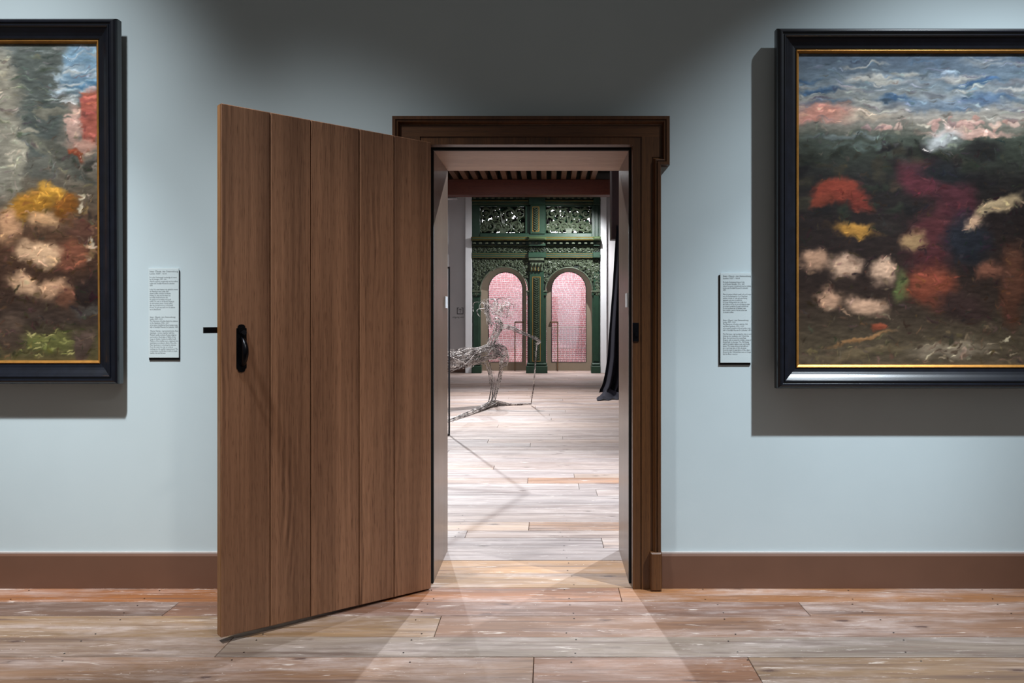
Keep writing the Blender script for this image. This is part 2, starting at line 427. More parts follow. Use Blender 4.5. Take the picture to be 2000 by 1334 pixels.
# ------------------------------------------------------------------ floor boards
fl = MB().box(-4.6, 4.6, -4.4, WT, -0.12, -0.032).box(-4.2, 2.6, WT, 16.2, -0.12, -0.032)
floor = fl.build('floor', M['subfloor'], kind='structure', label='old wide plank floor running through both rooms', cat='floor')
def yd(py): return CZ*F/(py - VY) - D0
rows = [-4.4, -4.15, -3.9, -3.65, -3.42, -3.17, -2.93, -2.70, -2.45, -2.22, -1.98, -1.75, -1.51, -1.27, -1.02]
rows += [yd(p) for p in (1283, 1244, 1202.5, 1175.5, 1147.5, 1119.6, 1094.5, 1070, 1050.5, 1036, 1019.5, 1003.4, 986, 968.5, 956, 944, 933, 925, 916.7, 909, 901.5, 894, 886.5, 879, 872, 865)]
while rows[-1] < 16.0: rows.append(rows[-1] + random.uniform(0.19, 0.26))
def xj(px, py): return (px - VX)*CZ/(py - VY)
joints = {14: [xj(1042, 1300), xj(1470, 1300)], 15: [xj(437, 1264)], 16: [xj(855, 1222)], 17: [xj(1570, 1188)],
          18: [xj(1211, 1160)], 24: [xj(1033, 1028)], 22: [xj(1177, 1060)], 28: [xj(1162, 950)], 30: [xj(1032, 929)], 31: [xj(1120, 921)]}
joints[17].append(xj(332, 1190))
gaps = {15: 0.007, 28: 0.007}
front_tones = [(150, 108, 80), (142, 112, 94), (156, 116, 88), (136, 102, 84), (148, 122, 106)]
tone_by_row = {14: [(150, 112, 80), (140, 96, 66), (152, 122, 92)], 15: [(138, 112, 90), (146, 132, 120)], 16: [(158, 126, 88), (150, 110, 82)],
               17: [(112, 84, 68), (138, 98, 76), (146, 106, 78)], 18: [(164, 106, 60), (160, 112, 72)], 19: [(160, 124, 84)], 20: [(162, 126, 88)],
               24: [(168, 146, 130), (158, 122, 94)], 30: [(160, 140, 130), (158, 120, 92)], 31: [(160, 150, 150), (156, 140, 130)]}
far_lit_tones = [(154, 142, 139), (148, 139, 139), (158, 141, 133), (150, 134, 126), (158, 150, 150), (144, 131, 127)]  # hall boards paler, the bright light there put into their tones
n_pl = 0
for i in range(len(rows)-1):
    y0, y1 = rows[i], rows[i+1]
    inhall = y0 > WT - 0.05
    xa, xb = (-4.05, 2.45) if inhall else (-4.5, 4.5)
    if y1 > WT and y0 < WT: xa, xb = -4.05, 2.45
    js = joints.get(i)
    if js is None:
        js = []
        x = xa + random.uniform(1.2, 4.5)
        while x < xb - 0.6:
            js.append(x); x += random.uniform(2.8, 4.6)
    xs = [xa] + sorted(js) + [xb]
    for j in range(len(xs)-1):
        tones = tone_by_row.get(i)
        c = tones[min(j, len(tones)-1)] if tones else random.choice(far_lit_tones if y0 > 0.15 else front_tones)
        g = gaps.get(i, random.choice((0.0014, 0.002, 0.003)) if y0 < 0.15 else random.choice((0.002, 0.003, 0.005)))
        dz = random.uniform(-0.0012, 0.0)
        b = 0.0015
        x0, x1, ya, yb = xs[j]+0.0012, xs[j+1]-0.0012, y0+g/2, y1-0.0008
        m = MB(); m.add([(x0,ya,-.031),(x1,ya,-.031),(x1,yb,-.031),(x0,yb,-.031),
                         (x0,ya,dz-b),(x1,ya,dz-b),(x1,yb,dz-b),(x0,yb,dz-b),
                         (x0+b,ya+b,dz),(x1-b,ya+b,dz),(x1-b,yb-b,dz),(x0+b,yb-b,dz)],
                        [(3,2,1,0),(8,9,10,11)] + [(q,(q+1)%4,4+(q+1)%4,4+q) for q in range(4)] + [(4+q,4+(q+1)%4,8+(q+1)%4,8+q) for q in range(4)])
        o = m.build('plank', M['plank'], floor); n_pl += 1
        kk = random.uniform(0.94, 1.06)
        kk *= 0.95 if y0 > 0.15 else 0.66  # gallery boards darkened so hall light spilling in stands out
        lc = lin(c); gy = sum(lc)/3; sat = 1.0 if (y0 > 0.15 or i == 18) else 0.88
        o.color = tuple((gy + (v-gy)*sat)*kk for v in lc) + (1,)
# nail heads along the boards nearest the camera, two by two at each hidden joist
nh = MB()
for i in range(12, 26):
    y0, y1 = rows[i], rows[i+1]
    for x in np.arange(-3.0, 3.0, 0.62):
        for yy in (y0+0.035, y1-0.035):
            if 0 < yy < WT + 0.2 and not XL+0.03 < x < XR-0.03: continue
            cx = x + random.uniform(-.03, .03); r = 0.0035; cy = yy + random.uniform(-.01, .01)
            nh.add([(cx+r*math.cos(a), cy+r*math.sin(a), 0.0006) for a in [k*PI/3 for k in range(6)]], [tuple(range(6))])
nh.build('nail_heads', M['iron'], floor, kind='stuff', label='small dark nail heads in the boards')

# ------------------------------------------------------------------ doorway: lining and casing
frame = empty('trim_1', (0, 0, 0), 'brown oak door casing with eared moulded top around the doorway', 'door frame', kind='structure')
Y1 = 0.075
MB().box(XL-LT, XL, Y1, WT+0.004, 0, ZT+LT).build('jamb_lining', M['lining_v'], frame)
MB().box(XR, XR+LT, Y1, WT+0.004, 0, ZT+LT).build('jamb_lining', M['lining_v'], frame)
MB().box(XL, XR, Y1, WT+0.004, ZT, ZT+LT).build('head_lining', M['lining_h'], frame)
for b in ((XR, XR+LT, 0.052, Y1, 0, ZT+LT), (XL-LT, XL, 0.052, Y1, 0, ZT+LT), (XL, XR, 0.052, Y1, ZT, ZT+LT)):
    MB().box(*b).build('door_seal', M['dark'], frame)  # black strips added to make the rebate gap dark
XCl, XCr, ZC = XL-0.010, 0.387, 2.026           # inner edges of the casing
def cx(px, h): return (px - VX)*(D0 - h)/F
def cz(py, h): return CZ - (py - VY)*(D0 - h)/F
# outer moulding follows the eared outline
h = 0.05
xo_r, xo_l, xe_r, xe_l = cx(1291.5, h), cx(783.5, h), cx(1308.5, h), cx(765.5, h)
ztop, zear, zpl = cz(226, h), cz(322, h), cz(1080, 0.05)
path = [(xo_l, zpl), (xo_l, zear), (xe_l, zear), (xe_l, ztop), (xe_r, ztop), (xe_r, zear), (xo_r, zear), (xo_r, zpl)]
prof = [(0, 0), (0, 0.046), (0.003, 0.050), (0.015, 0.050), (0.0165, 0.043), (0.0195, 0.043), (0.021, 0.047), (0.026, 0.0455), (0.030, 0.038), (0.033, 0.030), (0.038, 0.026), (0.0405, 0.026), (0.0405, 0)]
MB().sweep(path, prof, closed=False).build('moulding', M['casing_v'], frame)
xb_r = cx(1252.5, 0.03); xb_l = XCl - (xb_r - XCr); zb = cz(267, 0.03)
MB().prism([(XCr, 0), (xb_r-0.0012, 0), (xb_r-0.0012, zb-0.0012), (xb_l+0.0012, zb-0.0012), (xb_l+0.0012, 0), (XCl, 0), (XCl, ZC), (XCr, ZC)], -0.026, 0.03).build('inner_fascia', M['casing_v'], frame)
xi = 0.0400
# outer fascia as three boards: two uprights and the head with its ears
for sgn in (0, 1):
    if sgn: a, b = xb_r+0.0012, xo_r - xi
    else: a, b = xo_l + xi, xb_l-0.0012
    MB().box(a, b, -0.030, 0, 0, zb).build('fascia_board', M['casing_v'], frame)
MB().prism([(xo_l+xi, zb), (xo_r-xi, zb), (xe_r-xi, zb), (xe_r-xi, ztop-xi), (xe_l+xi, ztop-xi), (xe_l+xi, zb)], -0.030, 0).build('head_board', M['casing_h'], frame)
for x0, x1 in ((xb_r+0.0012, xe_r-xi), (xe_l+xi, xb_l-0.0012)):
    e = MB()
    if x0 > 0: e.box(xo_r-xi, x1, -0.030, 0, zear+xi, zb)
    else: e.box(x0, xo_l+xi, -0.030, 0, zear+xi, zb)
    e.build('ear_board', M['casing_v'], frame)
for a, b in ((cx(1271, .056), cx(1292.5, .056)), (cx(782, .056), cx(804, .056))):
    MB().bbox(a, b, -0.058, 0, 0, zpl+0.002, 0.006).build('plinth_block', M['casing_v'], frame)
# strike plate with its keep on the right fascia
kx0, kx1 = cx(1235.5, .026), cx(1247.5, .026)
sp = MB().bbox(kx0, kx1, -0.031, -0.024, cz(667, .028), cz(630.5, .028), 0.002).build('strike_plate', M['iron'], frame)
MB().box(kx0+0.010, kx1-0.003, -0.037, -0.030, cz(657, .03), cz(649, .03)).build('keep', M['iron'], sp)

for nm, lb, a, b, xx in (('left', 'slim white sensor strip on the left face of the door lining', (868, 579), (872.3, 602), XL),
                     ('right', 'slim white sensor strip on the right face of the door lining', (1223.6, 573), (1226.6, 600), XR)):
    # depth of a pixel column on the lining face
    ya = xx*F/(a[0]-VX) - D0; yb = xx*F/(b[0]-VX) - D0
    y0, y1 = min(ya, yb), max(ya, yb); k = (D0 + (y0+y1)/2)/F
    t = 0.006
    x0, x1 = (xx, xx+t) if nm == 'left' else (xx-t, xx)
    MB().box(x0, x1, y0, y1, CZ-(b[1]-VY)*k, CZ-(a[1]-VY)*k).build('sensor_strip', M['plastic'], label=lb, cat='sensor')

# ------------------------------------------------------------------ the open plank door
Dh = D0 - 0.035; XH = (842-VX)*Dh/F
ang = math.atan2(-0.592, -0.7086); DW = 0.9234
door = empty('door_1', (XH, -0.035, 0), 'open brown oak plank door with black iron latch, swung into the gallery', 'door', ang, kind='structure')
# door space: x runs from hinge to free edge, the face seen from the gallery is at y = 0 and the back at y = -T
ca, sa = math.cos(ang), math.sin(ang)
def da(px):
    r = (px-VX)/F; return (XH - r*Dh)/(-(ca) + r*sa) if False else (r*Dh - XH)/(ca - r*sa)
T = 0.042
def zb_(a): return 0.006 + 0.0175*a/DW
def zt_(a): return 2.034 + 0.0185*a/DW
ed = [da(p) for p in (842, 770, 702, 607.3, 528)] + [DW]
for i in range(5):
    a0, a1 = ed[i] + (0.0012 if i else 0), ed[i+1] - (0.0012 if i < 4 else 0)
    b = 0.0025
    def ring(y, ins): return [(a0+ins, y, zb_(a0)+ins), (a1-ins, y, zb_(a1)+ins), (a1-ins, y, zt_(a1)-ins), (a0+ins, y, zt_(a0)-ins)]
    vs = ring(-T, 0) + ring(-b, 0) + ring(0, b)
    m = MB().add(vs, [(3,2,1,0), (8,9,10,11)] + [(q,(q+1)%4,4+(q+1)%4,4+q) for q in range(4)] + [(4+q,4+(q+1)%4,8+(q+1)%4,8+q) for q in range(4)])
    m.build('plank', M['oak'], door)
MB().box(DW, DW+0.002, -T+0.001, -0.003, zb_(DW)+.002, zt_(DW)-.002).build('edge_strip', M['oak_side'], door, label='paler lipping on the free edge')  # tan strip, light falling on the door edge put into its colour
MB().box(0.01, DW-0.01, -T+0.004, -0.012, 0.03, 2.02).build('core', M['dark'], door)
for z in (0.28, 1.02, 1.78):
    MB().bbox(0.05, DW-0.06, -T-0.028, -T, z-0.07, z+0.07).build('ledge', M['oak'], door)
for z in (0.22, 1.05, 1.85):
    MB().tube([(0.010, -T-0.005, z-0.05), (0.010, -T-0.005, z+0.05)], 0.006, 8).build('hinge', M['iron'], door)
# latch plate
ac = da(471.2); hw = (da(461.2) - da(481))/2
def hz(py): return CZ - (py-VY)*(Dh + ac*sa)/F
zt, zbm = hz(633.5), hz(727)
outline = []
for s_, zc, d_ in ((1, zt, 1), (-1, zbm, -1)):
    pts = [(hw, zc - d_*0.021), (hw*0.98, zc - d_*0.015), (hw*0.74, zc - d_*0.0135), (hw*0.70, zc - d_*0.006), (hw*0.38, zc - d_*0.001), (0, zc)]
    pts = pts + [(-x, z) for x, z in reversed(pts[:-1])]
    outline += pts if d_ > 0 else [(-x, z) for x, z in pts]
plate = MB().prism([(ac+x, z) for x, z in outline], 0.0, 0.004).build('latch_plate', M['iron'], door)
# grip: bowed strap standing off the plate
g = MB(); pts = []; n = 14
z0g, z1g = hz(660), hz(714)
for i in range(n+1):
    q = i/n; z = z0g + (z1g-z0g)*q
    pts.append((ac-0.002, 0.006 + 0.036*math.sin(PI*min(1, q*1.02))**0.6, z))
g.tube(pts, [0.007 + 0.0045*math.sin(PI*i/n) for i in range(n+1)], 10)
g.build('grip', M['iron'], plate, smooth=True)
th = MB().tube([(ac, 0.003, hz(652)), (ac, 0.020, hz(651)), (ac, 0.034, hz(649))], [0.006, 0.007, 0.010], 8)
th.bbox(ac-0.014, ac+0.014, 0.004, 0.009, hz(650.5), hz(641))
th.build('thumb_press', M['iron'], plate)
for z in (hz(641), hz(719)):
    MB().tube([(ac, 0.003, z), (ac, 0.0065, z)], 0.004, 8).build('screw', M['iron'], plate)
# latch bar across the back, reaching past the free edge
MB().bbox(DW-0.22, DW+0.050, -T-0.014, -T-0.002, hz(652.5)+0.004, hz(641)+0.004, 0.002).build('latch_bar', M['iron'], door)

# ------------------------------------------------------------------ pictures
def vnoise(x, y, seed, octs=4):
    out = np.zeros_like(x); amp = 1.0; tot = 0
    for o in range(octs):
        r = np.random.default_rng(seed*31+o); g = r.random((64, 64))
        xi = np.floor(x).astype(int); yi = np.floor(y).astype(int); fx_, fy_ = x-xi, y-yi
        fx_ = fx_*fx_*(3-2*fx_); fy_ = fy_*fy_*(3-2*fy_)
        a = g[xi % 64, yi % 64]; b = g[(xi+1) % 64, yi % 64]; c = g[xi % 64, (yi+1) % 64]; d = g[(xi+1) % 64, (yi+1) % 64]
        out += amp*((a*(1-fx_)+b*fx_)*(1-fy_) + (c*(1-fx_)+d*fx_)*fy_); tot += amp
        x, y, amp = x*2.03+7.1, y*2.03+3.3, amp*0.55
    return out/tot

def srgb2lin(a):
    a = a/255.0
    return np.where(a <= 0.04045, a/12.92, ((np.clip(a, 0, 1)+0.055)/1.055)**2.4)

def paint(px, py, bands, dabs, seed):
    """oil-sketch colour field: vertical colour bands, then soft irregular strokes (x, y, rx, ry, deg, rgb, softness)"""
    wx = (vnoise(px/26, py/26, seed, 4)-.5); wy = (vnoise(px/26+40, py/26+9, seed+1, 4)-.5)
    qx, qy = px + wx*34, py + wy*26
    ys = np.array([b[0] for b in bands]); cs = np.array([b[1] for b in bands], float)
    C = np.stack([np.interp(qy, ys, cs[:, k]) for k in range(3)], -1)
    cols, rws = px[0], py[:, 0]
    def dab(x, y, rx, ry, deg, rgb, soft, form=0.22):
        m_ = max(rx, ry) + 40
        ci = np.where(np.abs(cols-x) < m_)[0]; ri = np.where(np.abs(rws-y) < m_)[0]
        if len(ci) < 2 or len(ri) < 2: return
        sl = (slice(ri[0], ri[-1]+1), slice(ci[0], ci[-1]+1))
        a = math.radians(deg); dx, dy = qx[sl]-x, qy[sl]-y
        u = (dx*math.cos(a)+dy*math.sin(a))/rx; v = (-dx*math.sin(a)+dy*math.cos(a))/ry
        al = np.clip((1-np.sqrt(u*u+v*v))/soft, 0, 1); al = al*al*(3-2*al)
        shade = 1 + form*(-v)*np.clip(1-u*u, 0, 1)
        C[sl] = C[sl]*(1-al[..., None]) + al[..., None]*np.array(rgb, float)*shade[..., None]
    for d_ in dabs: dab(*d_)
    r_ = random.Random(seed)
    for k in range(1500):
        iy, ix = r_.randrange(len(rws)), r_.randrange(len(cols))
        c0 = C[iy, ix]*r_.uniform(0.72, 1.34) + np.array([r_.uniform(-6, 10), r_.uniform(-6, 6), r_.uniform(-8, 6)])
        sky = rws[iy] < 235
        dab(px[iy, ix]+r_.uniform(-8, 8), py[iy, ix]+r_.uniform(-5, 5), r_.uniform(7, 22) if sky else r_.uniform(4, 14), r_.uniform(1.5, 4), r_.uniform(-10, 10) if sky else r_.uniform(-75, 75), c0, 0.8, 0.1)
    st = vnoise(px/15, py/5, seed+9, 4)-.5
    C = C*(1+0.40*st[..., None]) + 8*st[..., None]
    g_ = C.mean(-1, keepdims=True); C = (g_ + (C-g_)*0.86)*0.90
    return np.clip(C, 2, 250)

def picture(name, label, xa, xb, zt, zb, tx_top, tx_bot, vis, cbands, cdabs, seed):
    """xa..xb, zt, zb: outer edges of the frame; tx_*: distance of the front edge from the wall at top and bottom; vis: visible x range"""
    DEP = 0.056
    root = empty(name, ((xa+xb)/2, -(tx_bot-DEP), zb), label, 'painting')
    Ht = zt - zb; Wd = xb - xa
    lean = math.atan2(tx_top-tx_bot, Ht); root.rotation_euler = (lean, 0, 0)
    pr = [(0, 0), (0, 0.034), (0.003, 0.044), (0.010, 0.0535), (0.016, 0.056), (0.022, 0.055), (0.0235, 0.050), (0.030, 0.049), (0.0315, 0.0525), (0.036, 0.0525), (0.040, 0.047),
          (0.050, 0.0415), (0.062, 0.034), (0.074, 0.028), (0.086, 0.0255), (0.0885, 0.021), (0.092, 0.021), (0.092, 0)]
    p = [(-Wd/2, 0), (-Wd/2, Ht), (Wd/2, Ht), (Wd/2, 0)]
    # corners slightly nipped
    c = 0.007
    p8 = [(-Wd/2, c), (-Wd/2, Ht-c), (-Wd/2+c, Ht), (Wd/2-c, Ht), (Wd/2, Ht-c), (Wd/2, c), (Wd/2-c, 0), (-Wd/2+c, 0)]
    MB().sweep(p, pr).build('frame', M['ebony'], root)
    i0 = 0.092
    pi_ = [(-Wd/2+i0, i0), (-Wd/2+i0, Ht-i0), (Wd/2-i0, Ht-i0), (Wd/2-i0, i0)]
    gp = [(0, 0.002), (0, 0.026), (0.003, 0.0275), (0.0052, 0.0245), (0.0065, 0.0205), (0.0085, 0.0195), (0.0125, 0.0175), (0.0125, 0.002)]
    MB().sweep(pi_, gp).build('gilt_slip', M['gilt'], root, label='narrow gilded inner moulding')
    MB().box(-Wd/2+0.02, Wd/2-0.02, -0.004, 0.004, 0.02, Ht-0.02).build('back_board', M['dark'], root)
    i1 = i0 + 0.011
    x0, x1 = -Wd/2+i1, Wd/2-i1; z0, z1 = i1, Ht-i1
    cxm = (xa+xb)/2
    xs = []; x = x0
    while x < x1:
        xs.append(x); x += 0.0036 if vis[0]-0.05 < x+cxm < vis[1]+0.05 else 0.02
    xs.append(x1); xs = np.array(xs); zs = np.linspace(z1, z0, int((z1-z0)/0.0036))
    X, Z = np.meshgrid(xs, zs)
    kk = (D0 - (tx_top+tx_bot)/2)/F
    px = (X + cxm)/kk + VX; py = VY - (Z + zb - CZ)/kk
    C = paint(px, py, cbands, cdabs, seed)
    nx, nz = len(xs), len(zs)
    V = np.stack([X.ravel(), np.full(X.size, -0.0095), Z.ravel()], -1)
    idx = np.arange(nx*nz).reshape(nz, nx)
    Q = np.stack([idx[1:, :-1], idx[1:, 1:], idx[:-1, 1:], idx[:-1, :-1]], -1).reshape(-1, 4)
    me = bpy.data.meshes.new('canvas'); me.from_pydata(V.tolist(), [], Q.tolist())
    at = me.color_attributes.new('paint', 'FLOAT_COLOR', 'POINT')
    rgba = np.ones((nx*nz, 4), np.float32); rgba[:, :3] = srgb2lin(C).reshape(-1, 3)
    at.data.foreach_set('color', rgba.ravel()); me.materials.append(M['paint'])
    link(bpy.data.objects.new('canvas', me), root)
    return root

rb = [(110, (88, 104, 122)), (150, (110, 128, 142)), (185, (150, 152, 148)), (225, (172, 160, 146)), (243, (128, 122, 108)), (262, (74, 80, 68)), (300, (52, 56, 46)), (350, (32, 28, 26)),
      (430, (34, 24, 22)), (560, (44, 30, 24)), (620, (62, 48, 36)), (670, (80, 66, 48)), (710, (86, 72, 54))]
r = random.Random(3); rd = []
for i in range(46):
    x, y = r.uniform(1560, 2010), r.uniform(112, 215)
    rd.append((x, y, r.uniform(25, 80), r.uniform(4, 10), r.uniform(-8, 8), r.choice([(176, 172, 166), (60, 96, 134), (140, 146, 150), (196, 190, 178), (84, 110, 136), (120, 122, 128)]), 0.9))
rd += [(1620, 214, 95, 24, 4, (222, 146, 124), 0.8), (1590, 226, 60, 16, 0, (230, 150, 128), 0.8), (1700, 222, 80, 14, 0, (208, 184, 158), 0.9), (1850, 200, 120, 26, 0, (130, 146, 162), 0.9), (1930, 190, 80, 20, 0, (92, 116, 146), 0.9)]
for i in range(30):
    x = r.uniform(1690, 2000); rd.append((x, 246 - r.random()*18*(x > 1780), r.uniform(6, 16), r.uniform(4, 12), 0, r.choice([(196, 150, 136), (186, 140, 124), (160, 128, 122), (206, 170, 152)]), 0.5))
rd += [(1900, 256, 120, 10, 0, (204, 160, 142), 0.5), (1660, 262, 120, 8, 0, (104, 112, 108), 0.7), (1720, 285, 150, 12, 2, (82, 92, 84), 0.8)]
for i in range(60):
    rd.append((r.uniform(1568, 2000), r.uniform(285, 420), r.uniform(14, 40), r.uniform(8, 22), r.uniform(-30, 30), r.choice([(38, 40, 30), (30, 24, 22), (52, 46, 34), (24, 20, 20)]), 0.8))
rd += [(1640, 372, 62, 34, -6, (140, 52, 34), 0.5), (1688, 392, 40, 26, 20, (116, 40, 28), 0.6), (1612, 392, 30, 18, -20, (128, 50, 32), 0.6),
       (1810, 350, 70, 50, 20, (88, 34, 42), 0.6), (1880, 400, 60, 70, -14, (70, 30, 36), 0.6), (1830, 470, 70, 90, 16, (74, 32, 34), 0.6),
       (1852, 268, 50, 30, -10, (190, 190, 188), 0.8), (1930, 290, 60, 30, 0, (34, 32, 30), 0.7), (1850, 335, 80, 30, 6, (28, 28, 30), 0.7), (1900, 470, 60, 80, -20, (30, 31, 38), 0.7),
       (1680, 446, 66, 20, 6, (176, 120, 44), 0.6), (1730, 440, 40, 26, 0, (40, 32, 28), 0.7),
       (1600, 505, 36, 30, -10, (186, 138, 106), 0.7), (1655, 520, 48, 36, 6, (202, 158, 126), 0.7), (1735, 528, 38, 34, -6, (204, 160, 128), 0.7), (1625, 580, 44, 28, 8, (186, 138, 106), 0.7), (1700, 595, 50, 26, 10, (194, 148, 116), 0.7),
       (1770, 560, 26, 40, 20, (92, 98, 52), 0.7), (1795, 470, 40, 30, -20, (150, 114, 74), 0.7), (1830, 560, 64, 60, 4, (124, 56, 36), 0.6), (1890, 600, 80, 40, 8, (52, 34, 30), 0.7),
       (1945, 530, 36, 26, 0, (124, 72, 52), 0.7), (1990, 560, 34, 110, 0, (88, 50, 34), 0.6), (1960, 400, 70, 20, -28, (166, 138, 100), 0.6), (1915, 436, 28, 18, -10, (190, 146, 112), 0.7),
       (1700, 690, 120, 12, -8, (104, 86, 60), 0.6), (1870, 684, 110, 22, -4, (128, 110, 88), 0.6), (1690, 664, 90, 6, -14, (150, 104, 62), 0.7), (1727, 640, 20, 12, 0, (140, 64, 40), 0.6)]
for i in range(40):
    rd.append((r.uniform(1800, 2000), r.uniform(660, 706), r.uniform(4, 16), r.uniform(1.5, 4), r.uniform(-40, 10), r.choice([(196, 176, 140), (84, 66, 50), (150, 128, 100), (110, 84, 66)]), 0.6))
tR = 0.106
xaR = P(1519.5, 0, -tR).x; ztR = P(0, 52.5, -tR).z; zbR = P(0, 759.5, -tR).z
picture('framed_painting', 'black framed oil painting with evening sky, hung right of the doorway', xaR, xaR + 2.16, ztR, zbR, tR, tR, (0.9, 2.3), rb, rd, 21)

lb_ = [(95, (120, 126, 122)), (200, (118, 116, 106)), (300, (110, 104, 92)), (380, (92, 78, 62)), (460, (78, 50, 34)), (560, (58, 38, 28)), (625, (60, 46, 38)), (660, (74, 66, 40)), (700, (84, 74, 44))]
r = random.Random(5); ld = []
ld += [(60, 180, 60, 150, 0, (92, 98, 92), 0.3), (-40, 240, 90, 200, 0, (150, 142, 124), 0.4), (150, 130, 52, 70, 0, (128, 164, 190), 0.4)]
for i in range(22):
    ld.append((r.uniform(104, 190), r.uniform(95, 200), r.uniform(12, 40), r.uniform(4, 9), r.uniform(-15, 10), r.choice([(186, 204, 214), (96, 150, 190), (206, 210, 208)]), 0.9))
ld += [(166, 225, 24, 62, 0, (190, 96, 78), 0.35), (130, 235, 24, 44, 0, (208, 164, 146), 0.5), (150, 280, 44, 24, 0, (190, 140, 120), 0.7), (138, 300, 30, 14, 10, (128, 58, 36), 0.6), (168, 318, 14, 16, 0, (58, 54, 48), 0.6),
       (20, 250, 46, 8, 0, (156, 148, 128), 0.4), (85, 215, 46, 8, 0, (128, 124, 108), 0.4), (90, 300, 16, 90, -52, (104, 102, 88), 0.4), (120, 310, 16, 90, -52, (84, 82, 72), 0.4), (20, 320, 26, 70, 0, (152, 144, 124), 0.4), (70, 330, 40, 30, 0, (96, 94, 84), 0.5),
       (50, 398, 66, 36, -14, (156, 102, 28), 0.5), (90, 372, 36, 20, 10, (190, 132, 40), 0.5), (115, 400, 30, 40, 0, (126, 72, 22), 0.6)]
for i in range(40):
    ld.append((r.uniform(120, 195), r.uniform(385, 520), r.uniform(4, 12), r.uniform(4, 12), r.uniform(0, 180), r.choice([(170, 130, 96), (120, 92, 58), (66, 50, 40), (190, 170, 140), (96, 100, 72), (150, 100, 44)]), 0.6))
ld += [(76, 430, 46, 24, 0, (192, 142, 96), 0.7), (64, 492, 64, 36, 14, (200, 156, 116), 0.6), (30, 556, 52, 30, 20, (196, 150, 112), 0.7), (92, 566, 46, 30, -16, (186, 138, 102), 0.7),
       (146, 446, 40, 26, 0, (92, 56, 42), 0.6), (128, 500, 40, 40, 6, (118, 66, 46), 0.6), (120, 580, 34, 30, 4, (112, 68, 48), 0.7), (0, 440, 36, 50, 0, (184, 132, 92), 0.7), (165, 570, 40, 46, 0, (42, 30, 26), 0.6),
       (160, 604, 40, 14, -16, (66, 60, 54), 0.7), (70, 668, 70, 26, 4, (98, 96, 48), 0.5), (150, 676, 30, 44, 24, (80, 62, 52), 0.4), (0, 650, 40, 50, 20, (78, 60, 48), 0.5)]
for i in range(26):
    ld.append((r.uniform(20, 140), r.uniform(645, 698), r.uniform(5, 18), r.uniform(1.5, 3.5), r.uniform(-35, 15), r.choice([(176, 164, 96), (64, 66, 30), (130, 126, 66)]), 0.6))
tT, tB = 0.102, 0.085
xbL = P(224, 0, -tT).x; ztL = P(0, 33, -tT).z; zbL = P(0, 750.5, -tB).z
picture('framed_painting', 'black framed oil painting with grey stone tones, hung left of the open door', xbL - 2.16, xbL, ztL, zbL, tT, tB, (-2.6, -1.9), lb_, ld, 22)

# ------------------------------------------------------------------ wall labels
def text(name, body, loc, size, mat, parent, spacing=1.0, maxw=None):
    """flat printed lettering turned into a mesh"""
    cu = bpy.data.curves.new(name, 'FONT'); cu.body = body; cu.size = size; cu.space_line = spacing
    cu.resolution_u = 1; cu.fill_mode = 'FRONT'
    tmp = bpy.data.objects.new(name, cu); COL.objects.link(tmp)
    dg = bpy.context.evaluated_depsgraph_get(); dg.update()
    me = bpy.data.meshes.new_from_object(tmp.evaluated_get(dg)); me.name = name
    bpy.data.objects.remove(tmp); bpy.data.curves.remove(cu)
    me.materials.clear(); me.materials.append(mat)
    wd = max([v.co.x for v in me.vertices] + [1e-3])
    if maxw and wd > maxw:
        for v in me.vertices: v.co.x *= maxw/wd
    o = bpy.data.objects.new(name, me); o.location = loc; o.rotation_euler = (PI/2, 0, 0)
    return link(o, parent)

def wall_label(lab, x0, x1, y0, y1, side, blocks):
    t = 0.008
    c0, c1 = P(x0, y0, -t), P(x1, y1, -t)
    root = empty('wall_label', ((c0.x+c1.x)/2, -0.001, c1.z), lab, 'label')
    hw = (c1.x-c0.x)/2; H = c0.z - c1.z
    MB().bbox(-hw, hw, -t, -0.0035, 0, H, 0.0006).build('panel', M['label'], root)
    ex = 0.0028
    a, b = (-hw+.001, hw+ex) if side > 0 else (-hw-ex*1.6, hw-.001)
    MB().box(a, b, -0.0035, 0, -0.0105, H-0.012).build('backing', M['black'], root, label='black board showing below and beside the panel')  # black board shaped as the panel's shadow on the wall
    for px, py, body, sz, sp in blocks:
        q = P(px, py, -t)
        text('print', body, (q.x - root.location.x, -t-0.0006, q.z - root.location.z), sz, M['ink'], root, sp, 55*S)

